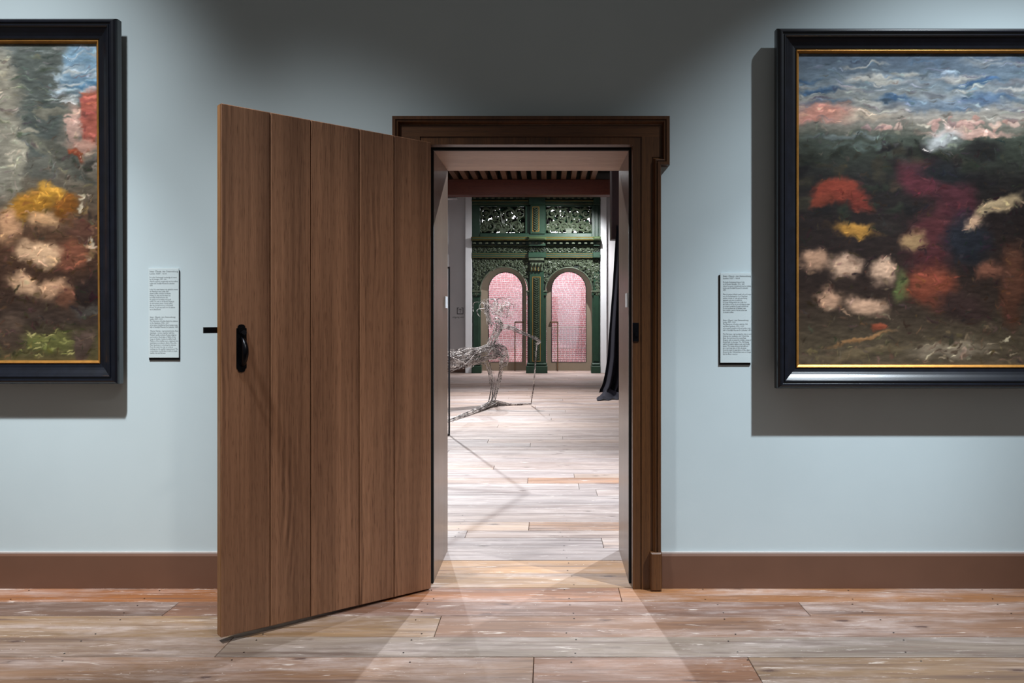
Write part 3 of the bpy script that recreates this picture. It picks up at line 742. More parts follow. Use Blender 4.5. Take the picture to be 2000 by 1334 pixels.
ls = 3.9*S/0.0098     # line spacing factor for the small text
SZ = 0.0098
L1 = "Isaac Claesz. van Swanenburg"
wall_label('pale text panel with black lower edge, left of the open door', 290, 349.3, 524, 698.5, 1, [
    (292.5, 531.5, L1, 0.0112, 1), (292.5, 535.8, "Leiden 1537 - 1614", SZ, 1),
    (292.5, 543, "De Leidse Stedenmaagd overhandigt de keuren\naan de Neringhe, 1596 - 1601\nolieverf op paneel, overgebracht van het stadhuis\nLeiden naar Stedelijk Museum De Lakenhal\n1874", SZ, ls),
    (292.7, 566.5, "In de 16de eeuw kwamen vele gevluchte wevers\nuit Vlaanderen naar Leiden. Hun\nnieuwe stoffen vormden de Nieuwe\nNering. De stad, met het wapen op\nhet schild, biedt de keuren aan:\nde regels voor het maken van goede\nstoffen. De oude en de Nieuwe Nering in\nde stad werkten samen. Goede stoffen,\ndaar was de stad trots op, en de handel\nbloeide. De gele vaas staat voor de rijkdom\nvan de lakenhandel.", SZ, ls),
    (293, 620.5, L1, SZ, 1),
    (293, 624.4, "Leiden 1537 - 1614\nThe Patroness of Leiden hands the statutes\nto the Syndicate, 1596 - 1601\noil on panel, transferred from Leiden town\nhall to Stedelijk Museum De Lakenhal, 1874", SZ, ls),
    (293.3, 647.6, "Weaver Nering - represented by the New\nSyndicate - is seen together with the\nFlemish textile workers fleeing religious\npersecution. Every type of fabric, from\nserge to fustian, required a skilled craft.\nMakers of the textiles were organised into\nsyndicates according to fabric. Here the\nNew Syndicate is receiving the statutes\nfrom the maid, the city, as a rule is\nmaking sure the quality is guaranteed. The\ncomposition is a tribute to cloth, it made\nLeiden rich and famous.", SZ, ls)])
wall_label('pale text panel with black lower edge, right of the door casing', 1406.8, 1466.5, 533, 708.5, -1, [
    (1412, 540.6, L1, 0.0108, 1), (1412, 544.8, "Leiden 1537 - 1614", SZ, 1),
    (1412, 552.2, "De Leidse Stedenmaagd tussen Oude\nen de Nieuwe Neringhe, 1596 - 1601\nolieverf op paneel, overgebracht van het stadhuis\nLeiden naar Stedelijk Museum De Lakenhal\n1874", SZ, ls),
    (1412, 575.8, "Maar de nieuwe industrie geeft ook veel zorgen\nvoor de Stedenmaagd in rood. Vanaf haar\nmidden schrijdt de oude gebogen Nering\nlangzaam weg, met de zandloper.\nDe jonge Nering nadert van rechts met\nalle kleuren stof en de gereedschappen ervan\nin de hand, terwijl zij de jeugd verwelkomt.\nDe stad verdient aan de lakenhal, waar\nhet toezicht is van de Staal in Leiden aan\nde nieuwe stoffen.", SZ, ls),
    (1412, 626.6, L1, SZ, 1),
    (1412, 630.5, "Leiden 1537 - 1614\nThe Patroness of Leiden with the Old\nand New Syndicate, 1596 - 1601\noil on panel, transferred from Leiden town\nhall to Stedelijk Museum De Lakenhal, 1874", SZ, ls),
    (1412, 653.6, "The Patroness, representing the city, is seen\nbetween two syndicates, the Old and the\nNew. She welcomes the young New\nDrapery, who is joined by a bright coloured\nthread held on the page. The Old Nering\nwith its hourglass makes room, and slowly\nleaves. The Leiden drapery had suffered\nfor a very long time, as the city grew,\nfrom the many foreign fabrics of the others.\nHopes for the Old syndicate were no longer\nbut the New, a success.", SZ, ls)])

# ------------------------------------------------------------------ hall ceiling
ceil = empty('ceiling', (0, 8, 4.19), 'dark timber ceiling of the hall with brown joists on a red beam', 'ceiling', kind='structure')
MB().box(-4.2, 2.6, WT-8, 14.1-8, 0, 0.06).build('ceiling_boards', M['ceilb'], ceil)
DB = 16.05; kB = DB/F; yB = DB - D0
zB0, zB1 = CZ + (VY-380.5)*kB, CZ + (VY-350)*kB
MB().bbox(-4.05, 2.45, yB-8, yB+0.32-8, zB0-4.19, zB1-4.19, 0.012).build('beam', M['beam'], ceil)
x = (893-VX)*kB
xj0 = x - 0.2*13
for i in range(28):
    xx = xj0 + i*0.1985
    if xx < -3.9 or xx > 2.3: continue
    MB().box(xx-0.05, xx+0.05, 5.0-8, 14.0-8, zB1-4.19+0.001, 0).build('joist', M['joist'], ceil)
kp = 13.0/F; yp = 13.0 - D0
MB().bbox((1194-VX)*kp, (1194-VX)*kp+0.34, yp, yp+0.30, CZ+(VY-467)*kp, 4.19, 0.012).build('trim_4', M['redpost'], kind='structure', cat='post', label='dark red timber wall post hanging from the hall ceiling')

# exit sign print on the grey wall
ys = YF+0.095
def wx(px): return (px-VX)*(D0+ys)/F
def wz(py): return CZ-(py-VY)*(D0+ys)/F
sg = empty('exit_sign', (wx(898.6), ys, wz(626)), 'grey arrow in an open square printed on the pale end wall', 'sign')
def sb(m, x0, x1, y0, y1): m.box(wx(x0)-sg.location.x, wx(x1)-sg.location.x, -0.002, 0.004, wz(y1)-sg.location.z, wz(y0)-sg.location.z)
m = MB(); sb(m, 892.3, 893.8, 601, 613.6); sb(m, 903.6, 905, 601, 613.6); sb(m, 892.3, 905, 612.2, 613.8); sb(m, 892.3, 896.3, 600.8, 602.2); sb(m, 901, 905, 600.8, 602.2)
m.build('bracket', M['greyink'], sg)
m = MB(); sb(m, 898.1, 899.2, 603.6, 610.6)
for s_ in (-1, 1):
    a = Vector((wx(898.65)-sg.location.x, 0, wz(603)-sg.location.z)); b = Vector((wx(898.65+3.2*s_)-sg.location.x, 0, wz(606)-sg.location.z))
    m.tube([a, b], 0.006, 5)
m.build('arrow', M['greyink'], sg)
text('lettering', 'uitgang exit', (wx(883.2)-sg.location.x, -0.002, wz(621)-sg.location.z), 0.056, M['greyink'], sg)
MB().bbox(wx(872), wx(893.5), YF+0.06, YF+0.10, wz(389.5), wz(386.8), 0.004).build('wall_rail', M['white'], label='short white rail high on the pale end wall', cat='rail')

# ------------------------------------------------------------------ the green carved screen
scr = empty('carved_screen', (0, YF, 0), 'dark green carved wooden screen with two arches and gold lines at the far end', 'screen')
def fb(x0, x1, y0, y1, p, name=None, mat='green', b=0.006, back=0.10, m=None):
    """box on the screen: photo rectangle, p = how far it stands proud"""
    mm = m or MB(); mm.bbox(fx(x0), fx(x1), -p, back, fz(y1), fz(y0), b)
    if name: mm.build(name, M[mat], scr)
    return mm
XS0, XS1 = 922.5, 1172
fb(XS0, XS1, 380.5, 386.5, 0.24, 'cornice', 'green', 0.02)
fb(XS0, XS1, 386.5, 391.3, 0.10, 'dentil_band', 'green')
x = 925.5
while x < XS1-4:
    fb(x, x+5.4, 386.6, 390.6, 0.19, 'dentil', 'green2', 0.006, -0.09); x += 11.9
fb(XS0, XS1, 391.3, 395.2, 0.17, 'cornice_bed', 'olive', 0.02)
fb(XS0, XS1, 395.2, 402.2, 0.08, 'upper_frieze', 'green')
for y in (394.4, 399.4): fb(XS0+1, XS1-1, y-0.25, y+0.25, 0.185 if y < 395 else 0.09, 'gold_line', 'gold', 0.002, -0.07)
# attic frame around the two pierced panels
fb(XS0, 938, 402.2, 465, 0.09, 'attic_stile')
fb(1025.8, 1036, 402.2, 456.5, 0.07, 'attic_stile')
fb(1064.8, 1066.4, 402.2, 456.5, 0.05, 'attic_stile')
fb(1155.5, XS1, 402.2, 465, 0.09, 'attic_stile')
fb(1161, 1168, 402.2, 464, 0.15, 'attic_pilaster', 'green', 0.01, -0.08)
fb(938, 1155.5, 402.2, 404.2, 0.07, 'attic_rail')
fb(938, 1155.5, 456.5, 465, 0.11, 'attic_rail')
fb(1036, 1064.8, 402.2, 458, 0.15, 'attic_pilaster')
rr = random.Random(9)
def ringrect(x0, x1, y0, y1, p, wpx, name):
    m = MB(); m.sweep([(fx(x0), fz(y1)), (fx(x0), fz(y0)), (fx(x1), fz(y0)), (fx(x1), fz(y1))], [(0, 0), (0, 0.012), (wpx*KF, 0.012), (wpx*KF, 0)], True, -p)
    m.build(name, M['gold'], scr)
ringrect(1040, 1053.3, 405.6, 453.6, 0.15, 1.2, 'gold_frame')
fb(XS0, XS1, 465, 472, 0.32, 'ledge', 'olive', 0.03)
for y in (466.2, 471.2): fb(XS0+1, XS1-1, y-0.25, y+0.25, 0.324, 'gold_line', 'gold', 0.002, -0.29)
fb(XS0, XS1, 472, 482, 0.06, 'bracket_band')
x = 925
while x < XS1-5:
    fb(x, x+6, 474, 478.2, 0.24, 'bracket', 'green2', 0.01, -0.05); fb(x+1.2, x+4.8, 474.6, 475.8, 0.246, 'bracket_tip', 'olive', 0.002, -0.235); x += 11.95
fb(XS0, XS1, 479.8, 482, 0.12, 'bed_moulding', 'olive', 0.01)
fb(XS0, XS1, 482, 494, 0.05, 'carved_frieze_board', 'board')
fb(XS0, XS1, 494, 504.6, 0.11, 'architrave', 'green', 0.008)
for y in (496, 500, 503.8): fb(XS0+1, XS1-1, y-0.25, y+0.25, 0.118, 'gold_line', 'gold', 0.002, -0.10)
# arch wall: spandrel board with two arched openings
CXA, RA, ZS = (984.7, 1111.0), (46.3, 45.0), 569.0
def arch_board(x0, x1, y0, y1, c, rpx, y_f, y_b, name, mat, parent, zs=ZS, steps=20, kk=None):
    """board x0..x1, y0..y1 (photo px at the screen) with a round-headed opening to its foot"""
    k = fx
    top = fz(y0); bot = fz(y1)
    inn = [(fx(c-rpx), bot)] + [(fx(c + rpx*math.cos(PI - PI*i/steps)), fz(zs - rpx*math.sin(PI*i/steps))) for i in range(steps+1)] + [(fx(c+rpx), bot)]
    out = [(fx(x0), bot)]
    for i in range(steps+1):
        t_ = PI - PI*i/steps; dx, dz = math.cos(t_), math.sin(t_)
        lim = []
        hw0, hw1, ht = c-x0, x1-c, zs-y0
        sx = (hw0 if dx < 0 else hw1)/max(1e-6, abs(dx)); sz = ht/max(1e-6, dz)
        q = min(sx, sz); out.append((fx(c+dx*q), fz(zs-dz*q)))
    out.append((fx(x1), bot))
    n = len(inn); m = MB()
    vs = [(p[0], y_f, p[1]) for p in inn] + [(p[0], y_f, p[1]) for p in out] + [(p[0], y_b, p[1]) for p in inn] + [(p[0], y_b, p[1]) for p in out]
    fs = []
    for i in range(n-1):
        fs += [(i, i+1, n+i+1, n+i), (2*n+i, 3*n+i, 3*n+i+1, 2*n+i+1), (i, 2*n+i, 2*n+i+1, i+1), (n+i, n+i+1, 3*n+i+1, 3*n+i)]
    fs += [(0, n, 3*n, 2*n), (n-1, 3*n-1, 4*n-1, 2*n-1)]
    # corner fills of the outer rectangle
    for cxp, sgn in ((x0, -1), (x1, 1)):
        cand = [p for p in out if abs(p[0]-fx(cxp)) < 1e-6]
        zmx = max(p[1] for p in cand); xt = [p[0] for p in out if abs(p[1]-top) < 1e-6]
        xe = min(xt) if sgn < 0 else max(xt)
        if top - zmx > 1e-4 and abs(xe-fx(cxp)) > 1e-4:
            m.prism([(fx(cxp), zmx), (fx(cxp), top), (xe, top)], y_f, y_b)
    m.add(vs, fs); return m.build(name, M[mat], parent)
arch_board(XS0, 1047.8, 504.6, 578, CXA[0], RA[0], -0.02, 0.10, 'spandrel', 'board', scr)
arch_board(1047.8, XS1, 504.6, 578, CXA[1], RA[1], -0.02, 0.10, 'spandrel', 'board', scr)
# archivolts
for c, r_ in zip(CXA, RA):
    pts = [(fx(c + (r_+1.2)*math.cos(PI*i/24)), -0.03, fz(ZS - (r_+1.2)*math.sin(PI*i/24))) for i in range(25)]
    MB().tube(pts, 0.018, 6).build('archivolt', M['green2'], scr, smooth=True)
# piers, imposts, pedestals
for x0, x1 in ((XS0, 938.6), (1030, 1067), (1156.5, XS1)):
    fb(x0, x1, 578, 729.5, 0.0, 'pier', 'green', 0.01)
    fb(x0-1.5 if x0 > XS0 else x0, x1+1.5 if x1 < XS1 else x1, 567.5, 571, 0.07, 'impost', 'green2', 0.012)
    fb(x0-.8 if x0 > XS0 else x0, x1+.8 if x1 < XS1 else x1, 571, 577.5, 0.05, 'impost_neck', 'green', 0.008)
    fb(x0-2.4 if x0 > XS0 else x0, x1+2.4 if x1 < XS1 else x1, 714, 729.6, 0.15, 'pedestal', 'green', 0.012)
    fb(x0-1.2 if x0 > XS0 else x0, x1+1.2 if x1 < XS1 else x1, 708.6, 714, 0.11, 'pedestal_cap', 'green', 0.025)
fb(1034, 1062, 530, 708.6, 0.09, 'centre_pilaster', 'green', 0.012)
ringrect(1040, 1055.8, 541, 705.5, 0.09, 1.1, 'gold_frame')
fb(925, 936, 582, 706, 0.05, 'pier_panel', 'green', 0.012, -0.0)
fb(1159, 1170, 530, 706, 0.05, 'pier_panel', 'green', 0.012, -0.0)
for x0, x1 in ((1032, 1066.5), (1157, 1171.5)):
    fb(x0, x1, 381, 386.2, 0.33, 'cornice_block', 'green', 0.02, -0.2); fb(x0+1, x1-1, 386.2, 402.2, 0.20, 'frieze_block', 'green', 0.01, -0.05)
    fb(x0, x1, 465.3, 471.8, 0.40, 'ledge_block', 'olive', 0.03, -0.3); fb(x0+1, x1-1, 472, 482, 0.22, 'bracket_block', 'green', 0.01, -0.05)
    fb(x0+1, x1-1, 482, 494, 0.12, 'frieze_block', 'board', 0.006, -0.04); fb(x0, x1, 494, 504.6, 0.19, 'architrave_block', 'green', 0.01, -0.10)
    mm = MB()
    for k in range(int((x1-x0)*1.3)):
        mm.blob((fx(rr.uniform(x0+2, x1-2)), -0.12, fz(rr.uniform(483.5, 492.5))), rr.uniform(0.025, 0.045), rr.uniform(0.03, 0.05), rr.uniform(0.010, 0.016), rr.uniform(0, 6.28))
    mm.build('block_carving', M['green2'], scr, kind='stuff', label='carved leaves on the projecting block')
# capital
cp = MB()
fb(1032.5, 1062.5, 505, 510, 0.18, None, m=cp, b=0.01); fb(1035, 1060, 510, 530, 0.12, None, m=cp)
for i in range(4):
    for j in range(2):
        cp.blob((fx(1037.5+i*6.5+j*1.5), -0.13-0.02*j, fz(526-j*8)), 0.06, 0.06, 0.03, PI/2)
cap = cp.build('capital', M['green2'], scr)
gl = MB()
for i in range(5): fb(1035.5+i*5.2, 1037+i*5.2, 522, 530, 0.135, None, m=gl, b=0.002, back=-0.11)
gl.build('gold_flutes', M['gold'], cap)

# carving: spirals with leaves
def spiral(m, cx_, cz_, R, turns, a0, sgn, y, tr, leaves=True, rr=random):
    n = int(14*turns)+4; pts = []; rad = []
    for i in range(n+1):
        q = i/n; a = a0 + sgn*2*PI*turns*q; r_ = R*(1-q)**0.8 + R*0.06
        pts.append((cx_ + r_*math.cos(a), y - 0.02*math.sin(q*PI), cz_ + r_*math.sin(a))); rad.append(tr*(1-0.45*q))
        if leaves and i % 3 == 1 and q < 0.75:
            m.blob((cx_ + (r_+tr*1.3)*math.cos(a), y-tr*0.5, cz_ + (r_+tr*1.3)*math.sin(a)), tr*2.6, tr*1.1, tr*1.2, a + sgn*(0.9+0.3*rr.random()))
    m.tube(pts, rad, 5)
    m.blob((cx_, y-0.012, cz_), tr*2.0, tr*1.6, tr*1.8, 0)
# frieze scroll
m = MB(); x = 927.5; i = 0
while x < XS1-3:
    spiral(m, fx(x), fz(488.2), 4.6*KF, 1.3, rr.uniform(0, 6.28), 1 if i % 2 else -1, -0.065, 0.012, True, rr); x += 9.2; i += 1
for k in range(170):
    m.blob((fx(rr.uniform(925, 1170)), -0.06, fz(rr.uniform(484.5, 492))), rr.uniform(0.025, 0.045), rr.uniform(0.03, 0.05), rr.uniform(0.009, 0.015), rr.uniform(0, 6.28))
m.build('frieze_carving', M['green2'], scr, kind='stuff', label='carved leaf scrolls along the frieze')
# spandrel carving, filling the field between arches and architrave
m = MB()
yy = 509.5
while yy < 577:
    xx = 926 + (3.5 if int(yy*10) % 2 else 0)
    while xx < XS1-2:
        ok = all(math.hypot(xx-c, min(0, yy-ZS)) > r0+4.6 for c, r0 in zip(CXA, RA)) and not (1030 < xx < 1066)
        if yy > ZS-2: ok = ok and (all(abs(xx-c) > r0+3 for c, r0 in zip(CXA, RA)))
        if ok: spiral(m, fx(xx+rr.uniform(-.8, .8)), fz(yy+rr.uniform(-.8, .8)), rr.uniform(3.4, 4.6)*KF, rr.uniform(.9, 1.4), rr.uniform(0, 6.28), rr.choice((-1, 1)), -0.035, 0.013, True, rr)
        xx += 7.6
    yy += 7.2
for k in range(420):
    xx, yy = rr.uniform(925, 1170), rr.uniform(507, 575)
    if all(math.hypot(xx-c, min(0, yy-ZS)) > r0+3.5 for c, r0 in zip(CXA, RA)) and not (1030 < xx < 1066) and (yy < ZS-2 or all(abs(xx-c) > r0+2 for c, r0 in zip(CXA, RA))):
        m.blob((fx(xx), -0.03, fz(yy)), rr.uniform(0.03, 0.055), rr.uniform(0.03, 0.06), rr.uniform(0.010, 0.018), rr.uniform(0, 6.28))
m.build('spandrel_carving', M['green2'], scr, kind='stuff', label='dense carved foliage around the arches')
# vertical strips of carved leaves
for (x0, x1, y0, y1, p) in ((1041.5, 1052, 407, 452, 0.155), (1041.5, 1054.5, 542.5, 704, 0.095)):
    m = MB(); y = y0+3; i = 0; cxp = (x0+x1)/2
    while y < y1-2:
        for s_ in (-1, 1):
            m.blob((fx(cxp+s_*2.9), -p-0.01, fz(y)), 0.040, 0.034, 0.017, PI/2 + s_*-0.7)
        m.blob((fx(cxp), -p-0.02, fz(y+1.5)), 0.026, 0.036, 0.020, PI/2)
        y += 4.4; i += 1
    m.build('leaf_strip', M['green2'], scr, kind='stuff', label='carved leaf drop inside the gold frame')
# pierced attic panels
for pi_, (x0, x1) in enumerate(((938, 1025.8), (1066.4, 1155.5))):
    m = MB(); m2 = MB(); cxp = (x0+x1)/2; y0, y1 = 404.2, 456.5
    R = 10.6
    cen = []
    for s_ in (-1, 1):
        cen += [(cxp+s_*12.5, 419, s_), (cxp+s_*33.5, 417.5, -s_), (cxp+s_*25.5, 443, s_), (cxp+s_*38.5, 445.5, -s_), (cxp+s_*10, 443, -s_)]
    for (px_, py_, s_) in cen:
        rad_ = R if abs(px_-cxp) < 36 else 6.5
        if abs(px_-cxp) < 11: rad_ = 7.5
        spiral(m, fx(px_), fz(py_), rad_*KF, 1.55, PI/2*(1-s_) + rr.uniform(-.5, .5), s_, 0.0, 0.025, True, rr)
    # stems from the central vase
    for s_ in (-1, 1):
        for q in (6, 18, 34):
            pts = []
            for i in range(11):
                t_ = i/10; pts.append((fx(cxp + s_*q*t_), 0.01, fz(450 - (26 + 8*(q < 10) - q*0.35)*math.sin(t_*PI*0.62) )))
            m.tube(pts, 0.02, 5)
    for k in range(46):
        m2.blob((fx(rr.uniform(x0+3, x1-3)), 0.05, fz(rr.uniform(y0+2, y1-2))), rr.uniform(0.05, 0.09), 0.02, rr.uniform(0.025, 0.045), rr.uniform(0, 3.14))
    # vase
    m.prism([(fx(cxp-5), fz(456)), (fx(cxp-6.5), fz(447)), (fx(cxp+6.5), fz(447)), (fx(cxp+5), fz(456))], -0.05, 0.02)
    m.bbox(fx(cxp-8), fx(cxp+8), -0.06, 0.02, fz(448.5), fz(446.6))
    m.build('pierced_panel', M['green2'], scr, label='openwork scroll panel in the top of the screen', smooth=False)
    m2.build('panel_leaves', M['green'], scr, kind='stuff', label='darker leaves behind the openwork')
    m3 = MB()
    # dark pierced backing: overlapping odd shaped pieces leave small bright gaps
    for k in range(230):
        cxq, czq = rr.uniform(x0+3, x1-3), rr.uniform(y0+3, y1-3); rq = rr.uniform(3.2, 5.4); a0 = rr.uniform(0, 6.28); nq = rr.choice((3, 4, 5))
        poly = [(min(max(fx(cxq)+rq*KF*rr.uniform(.8, 1.25)*math.cos(a0+2*PI*q/nq), fx(x0)), fx(x1)), min(max(fz(czq)+rq*KF*math.sin(a0+2*PI*q/nq), fz(y1)), fz(y0))) for q in range(nq)]
        m3.prism(poly, 0.085+0.00005*k, 0.10)
    for a, b, c_, d_ in ((x0, x0+3, y0, y1), (x1-3, x1, y0, y1), (x0, x1, y0, y0+3), (x0, x1, y1-2.5, y1)):
        m3.box(fx(a), fx(b), 0.080, 0.10, fz(d_), fz(c_))
    m3.build('panel_backing', M['dark'], scr, kind='stuff', label='dark pierced backing behind the scrolls')

# ------------------------------------------------------------------ arched glass doors
YD = YF + 0.50
kD = (D0 + YD)/F
def gx(px): return (px - VX)*kD
def gz(py): return CZ - (py - VY)*kD
for di, (c, rg, x0, x1, hx, hin, lb) in enumerate((
        (987.6, 33.6, 938.5, 1027.5, 1006, 1023, 'taupe metal arched glass door under the left arch of the green screen'),
        (1110.9, 34.2, 1068, 1157, 1089, 1074.7, 'taupe metal arched glass door under the right arch of the green screen'))):
    d = empty('door_%d' % (di+2), (gx(c), YD, 0), lb, 'door', kind='structure')
    def ax(px): return gx(px) - gx(c)
    steps = 24; zs, yb = 565.5, 707.0
    inn = [(ax(c-rg), gz(yb))] + [(ax(c+rg*math.cos(PI-PI*i/steps)), gz(zs-rg*math.sin(PI*i/steps))) for i in range(steps+1)] + [(ax(c+rg), gz(yb))]
    ro = (x1-x0)/2 + 1
    out = [(ax(x0), 0.012)] + [(ax((x0+x1)/2+ro*math.cos(PI-PI*i/steps)), gz(zs-ro*math.sin(PI*i/steps))) for i in range(steps+1)] + [(ax(x1), 0.012)]
    n = len(inn); m = MB()
    vs = [(p[0], -0.03, p[1]) for p in inn] + [(p[0], -0.03, p[1]) for p in out] + [(p[0], 0.03, p[1]) for p in inn] + [(p[0], 0.03, p[1]) for p in out]
    fs = []
    for i in range(n):
        j = (i+1) % n
        fs += [(i, j, n+j, n+i), (2*n+i, 3*n+i, 3*n+j, 2*n+j), (i, 2*n+i, 2*n+j, j), (n+i, n+j, 3*n+j, 3*n+i)]
    m.add(vs, fs).build('door_frame', M['taupe'], d)
    ring = [(x*0.985, -0.032, z) for x, z in inn]
    MB().tube(ring + [ring[0]], 0.010, 4, False).build('gasket', M['gasket'], d)
    MB().prism(inn, -0.004, 0.004).build('glass_pane', M['glass'], d)
    hz0, hz1 = gz(628), gz(724)
    hb = MB(); e = 0.011
    hb.box(ax(hx)-e, ax(hx)+e, -0.10, -0.078, hz1, hz0); hb.box(min(ax(hx), ax(hin)), max(ax(hx), ax(hin)), -0.10, -0.078, hz0-0.03, hz0)
    hb.box(ax(hin)-e, ax(hin)+e, -0.10, -0.03, hz0-0.03, hz0)
    hb.box(ax(hx)-e, ax(hx)+e, -0.10, -0.03, hz1, hz1+0.02)
    hb.build('handle', M['bronze'], d)

# ------------------------------------------------------------------ passage behind the glass: brick wall
YBk = 15.55
bw = empty('wall_outer', (0, YBk, 0), 'pink red brick wall with white joints seen through the glass doors', 'wall', kind='structure')
MB().box(-2.4, 1.8, 0.006, 0.16, 0, 2.62).build('mortar', M['mortar'], bw)
MB().box(-2.4, 1.8, 0.0, 0.16, 2.62, 4.3).build('upper_wall', M['white'], bw)
m = MB(); z = 0.01; row = 0
while z < 2.58:
    x = -2.4 + rr.uniform(0, 0.05) + (0.055 if row % 2 else 0)
    while x < 1.8:
        L = rr.choice((0.086, 0.086, 0.086, 0.04))
        xe = min(x+L, 1.8)
        m.box(x, xe, -rr.uniform(0.0, 0.004), 0.05, z, z+0.026); x = xe + 0.010
    z += 0.0455; row += 1
m.build('brickwork', M['brick'], bw, kind='stuff', label='courses of small pink red bricks')
for nm, b, lb in (('wall_passage_left', (-2.5, -2.4, YF+0.3, 15.7, 0, 4.3), 'white end wall at the left of the passage'), ('wall_passage_right', (1.8, 1.9, YF+0.3, 15.7, 0, 4.3), 'white end wall at the right of the passage')):
    MB().box(*b).build(nm, M['white'], kind='structure', label=lb, cat='wall')
MB().box(-2.5, 1.9, YF+0.3, 15.7, 4.3, 4.4).build('ceiling_passage', M['white'], kind='structure', label='white ceiling over the passage behind the screen', cat='ceiling')
# mesh railing behind the right hand pane
YR = 15.0; kR = (D0+YR)/F
rl = empty('mesh_railing', ((1117-VX)*kR, YR, 0), 'low wire mesh railing behind the right arched glass door', 'railing')
rx = [(p-1117)*kR for p in (1072, 1150)]; rt = CZ-(638.5-VY)*kR
MB().box(rx[0], rx[1], -0.012, 0.012, rt-0.014, rt).build('top_rail', M['taupe'], rl)
for x in rx: MB().box(x-0.012, x+0.012, -0.012, 0.012, 0, rt-0.014).build('post', M['steel'], rl)
m = MB(); x = rx[0]+0.07
while x < rx[1]: m.box(x-0.0035, x+0.0035, -0.003, 0.003, 0.06, rt-0.012); x += 0.07
z = 0.08
while z < rt-0.03: m.box(rx[0], rx[1], -0.003, 0.003, z-0.0035, z+0.0035); z += 0.07
m.build('wire_mesh', M['mesh'], rl, kind='stuff')

# ------------------------------------------------------------------ wire sculpture
def SP(px, py, D):
    k = D/F; return Vector(((px-VX)*k, D-D0, CZ-(py-VY)*k))
wrng = np.random.default_rng(5)
def catmull(pts, n):
    pts = [np.array(p, float) for p in pts]; pts = [2*pts[0]-pts[1]] + pts + [2*pts[-1]-pts[-2]]
    out = []; m = len(pts)-3
    for i in range(n+1):
        t = i/n*m; j = min(int(t), m-1); u = t-j
        p0, p1, p2, p3 = pts[j:j+4]
        out.append(0.5*((2*p1)+(-p0+p2)*u+(2*p0-5*p1+4*p2-p3)*u*u+(-p0+3*p1-3*p2+p3)*u**3))
    return np.array(out)
def bundle(m, pts, radii, nw, wr, wig=0.5, surf=0.75, seg=14, zmin=0.004):
    """nw wires following a path, spread over a tube of given radii and wandering as they go"""
    C = catmull(pts, seg); R = np.interp(np.linspace(0, 1, seg+1), np.linspace(0, 1, len(radii)), radii)
    T = np.gradient(C, axis=0); T /= np.linalg.norm(T, axis=1)[:, None] + 1e-9
    A = np.cross(T, [0.13, 0.9, 0.21]); A /= np.linalg.norm(A, axis=1)[:, None] + 1e-9
    B = np.cross(T, A)
    for k in range(nw):
        a0 = wrng.uniform(0, 2*PI); tw = wrng.normal(0, 1.4*wig)
        t = np.linspace(0, 1, seg+1)
        ph = wrng.uniform(0, 6.28, 3)
        a = a0 + tw*t*2 + wig*0.8*np.sin(t*wrng.uniform(4, 9)+ph[0])
        rr_ = R*(surf + (1-surf)*np.sin(t*wrng.uniform(4, 11)+ph[1])) * wrng.uniform(0.55, 1.05)
        s0 = int(wrng.integers(0, 4)); s1 = seg+1-int(wrng.integers(0, 4))
        Q = C + A*(np.cos(a)*rr_)[:, None] + B*(np.sin(a)*rr_)[:, None]
        Q[:, 2] = np.maximum(Q[:, 2], zmin)
        m.tube(Q[s0:s1], wr*wrng.uniform(0.75, 1.2), 4)
q = SP(962, 790, 11.1)
wire = empty('wire_sculpture', (q.x, q.y, 0), 'life size wire figure with curly hair, four legged body and a thin cane', 'sculpture')
org = Vector((q.x, q.y, 0))
def R_(px, py, D=11.1): return tuple(SP(px, py, D) - org)
kS = 11.1/F
def part(name, items, label=None):
    m = MB()
    for it in items: bundle(m, *it)
    return m.build(name, M['wire'], wire, kind='stuff', label=label)
WR = 0.0043
part('torso', [([R_(958, 690), R_(962, 668), R_(970, 648), R_(975, 632), R_(966, 620)], [x*kS for x in (17, 11, 11, 12, 8)], 26, WR, 0.9, 0.8),
               ([R_(960, 640), R_(954, 620), R_(950, 600), R_(948, 588)], [x*kS for x in (9, 6, 7, 6)], 16, WR, 0.5, 0.8)])
part('arm', [([R_(975, 636, 11.0), R_(1000, 640, 10.9), R_(1024, 652, 10.8), R_(1046, 661, 10.8)], [x*kS for x in (9, 5.5, 3.5, 2.2)], 12, WR, 0.5, 0.8),
             ([R_(1040, 659, 10.8), R_(1050, 663, 10.8), R_(1053, 668, 10.8), R_(1046, 672, 10.8)], [x*kS for x in (4, 4, 4, 3)], 14, WR*.8, 1.2, 0.7)])
part('cane', [([R_(1049, 668, 10.8), R_(1046, 700, 10.8), R_(1043, 745, 10.85), R_(1037.5, 787, 11.0)], [x*kS for x in (1.6, 1.1, 1.7, 0.8)], 9, WR, 0.4, 0.8)])
part('body', [([R_(988, 688), R_(960, 688), R_(925, 696, 10.9), R_(880, 704, 10.6), R_(820, 702, 10.3), R_(770, 690, 10.1)], [x*kS for x in (14, 19, 20, 23, 24, 20)], 76, WR, 1.5, 0.85, 24),
              ([R_(970, 672), R_(985, 690), R_(984, 706), R_(975, 712)], [x*kS for x in (6, 12, 12, 9)], 20, WR, 1.2, 0.85)])
part('foreleg', [([R_(948, 700), R_(958, 728), R_(961, 758), R_(957, 790, 11.0), R_(950, 800, 10.9)], [x*kS for x in (12, 7, 4, 5, 8)], 10, WR, 0.6, 0.85)])
part('foreleg', [([R_(984, 700), R_(979, 730), R_(970, 762), R_(964, 790, 11.0), R_(972, 799, 10.9)], [x*kS for x in (11, 7, 4.5, 5, 8)], 10, WR, 0.6, 0.85)])
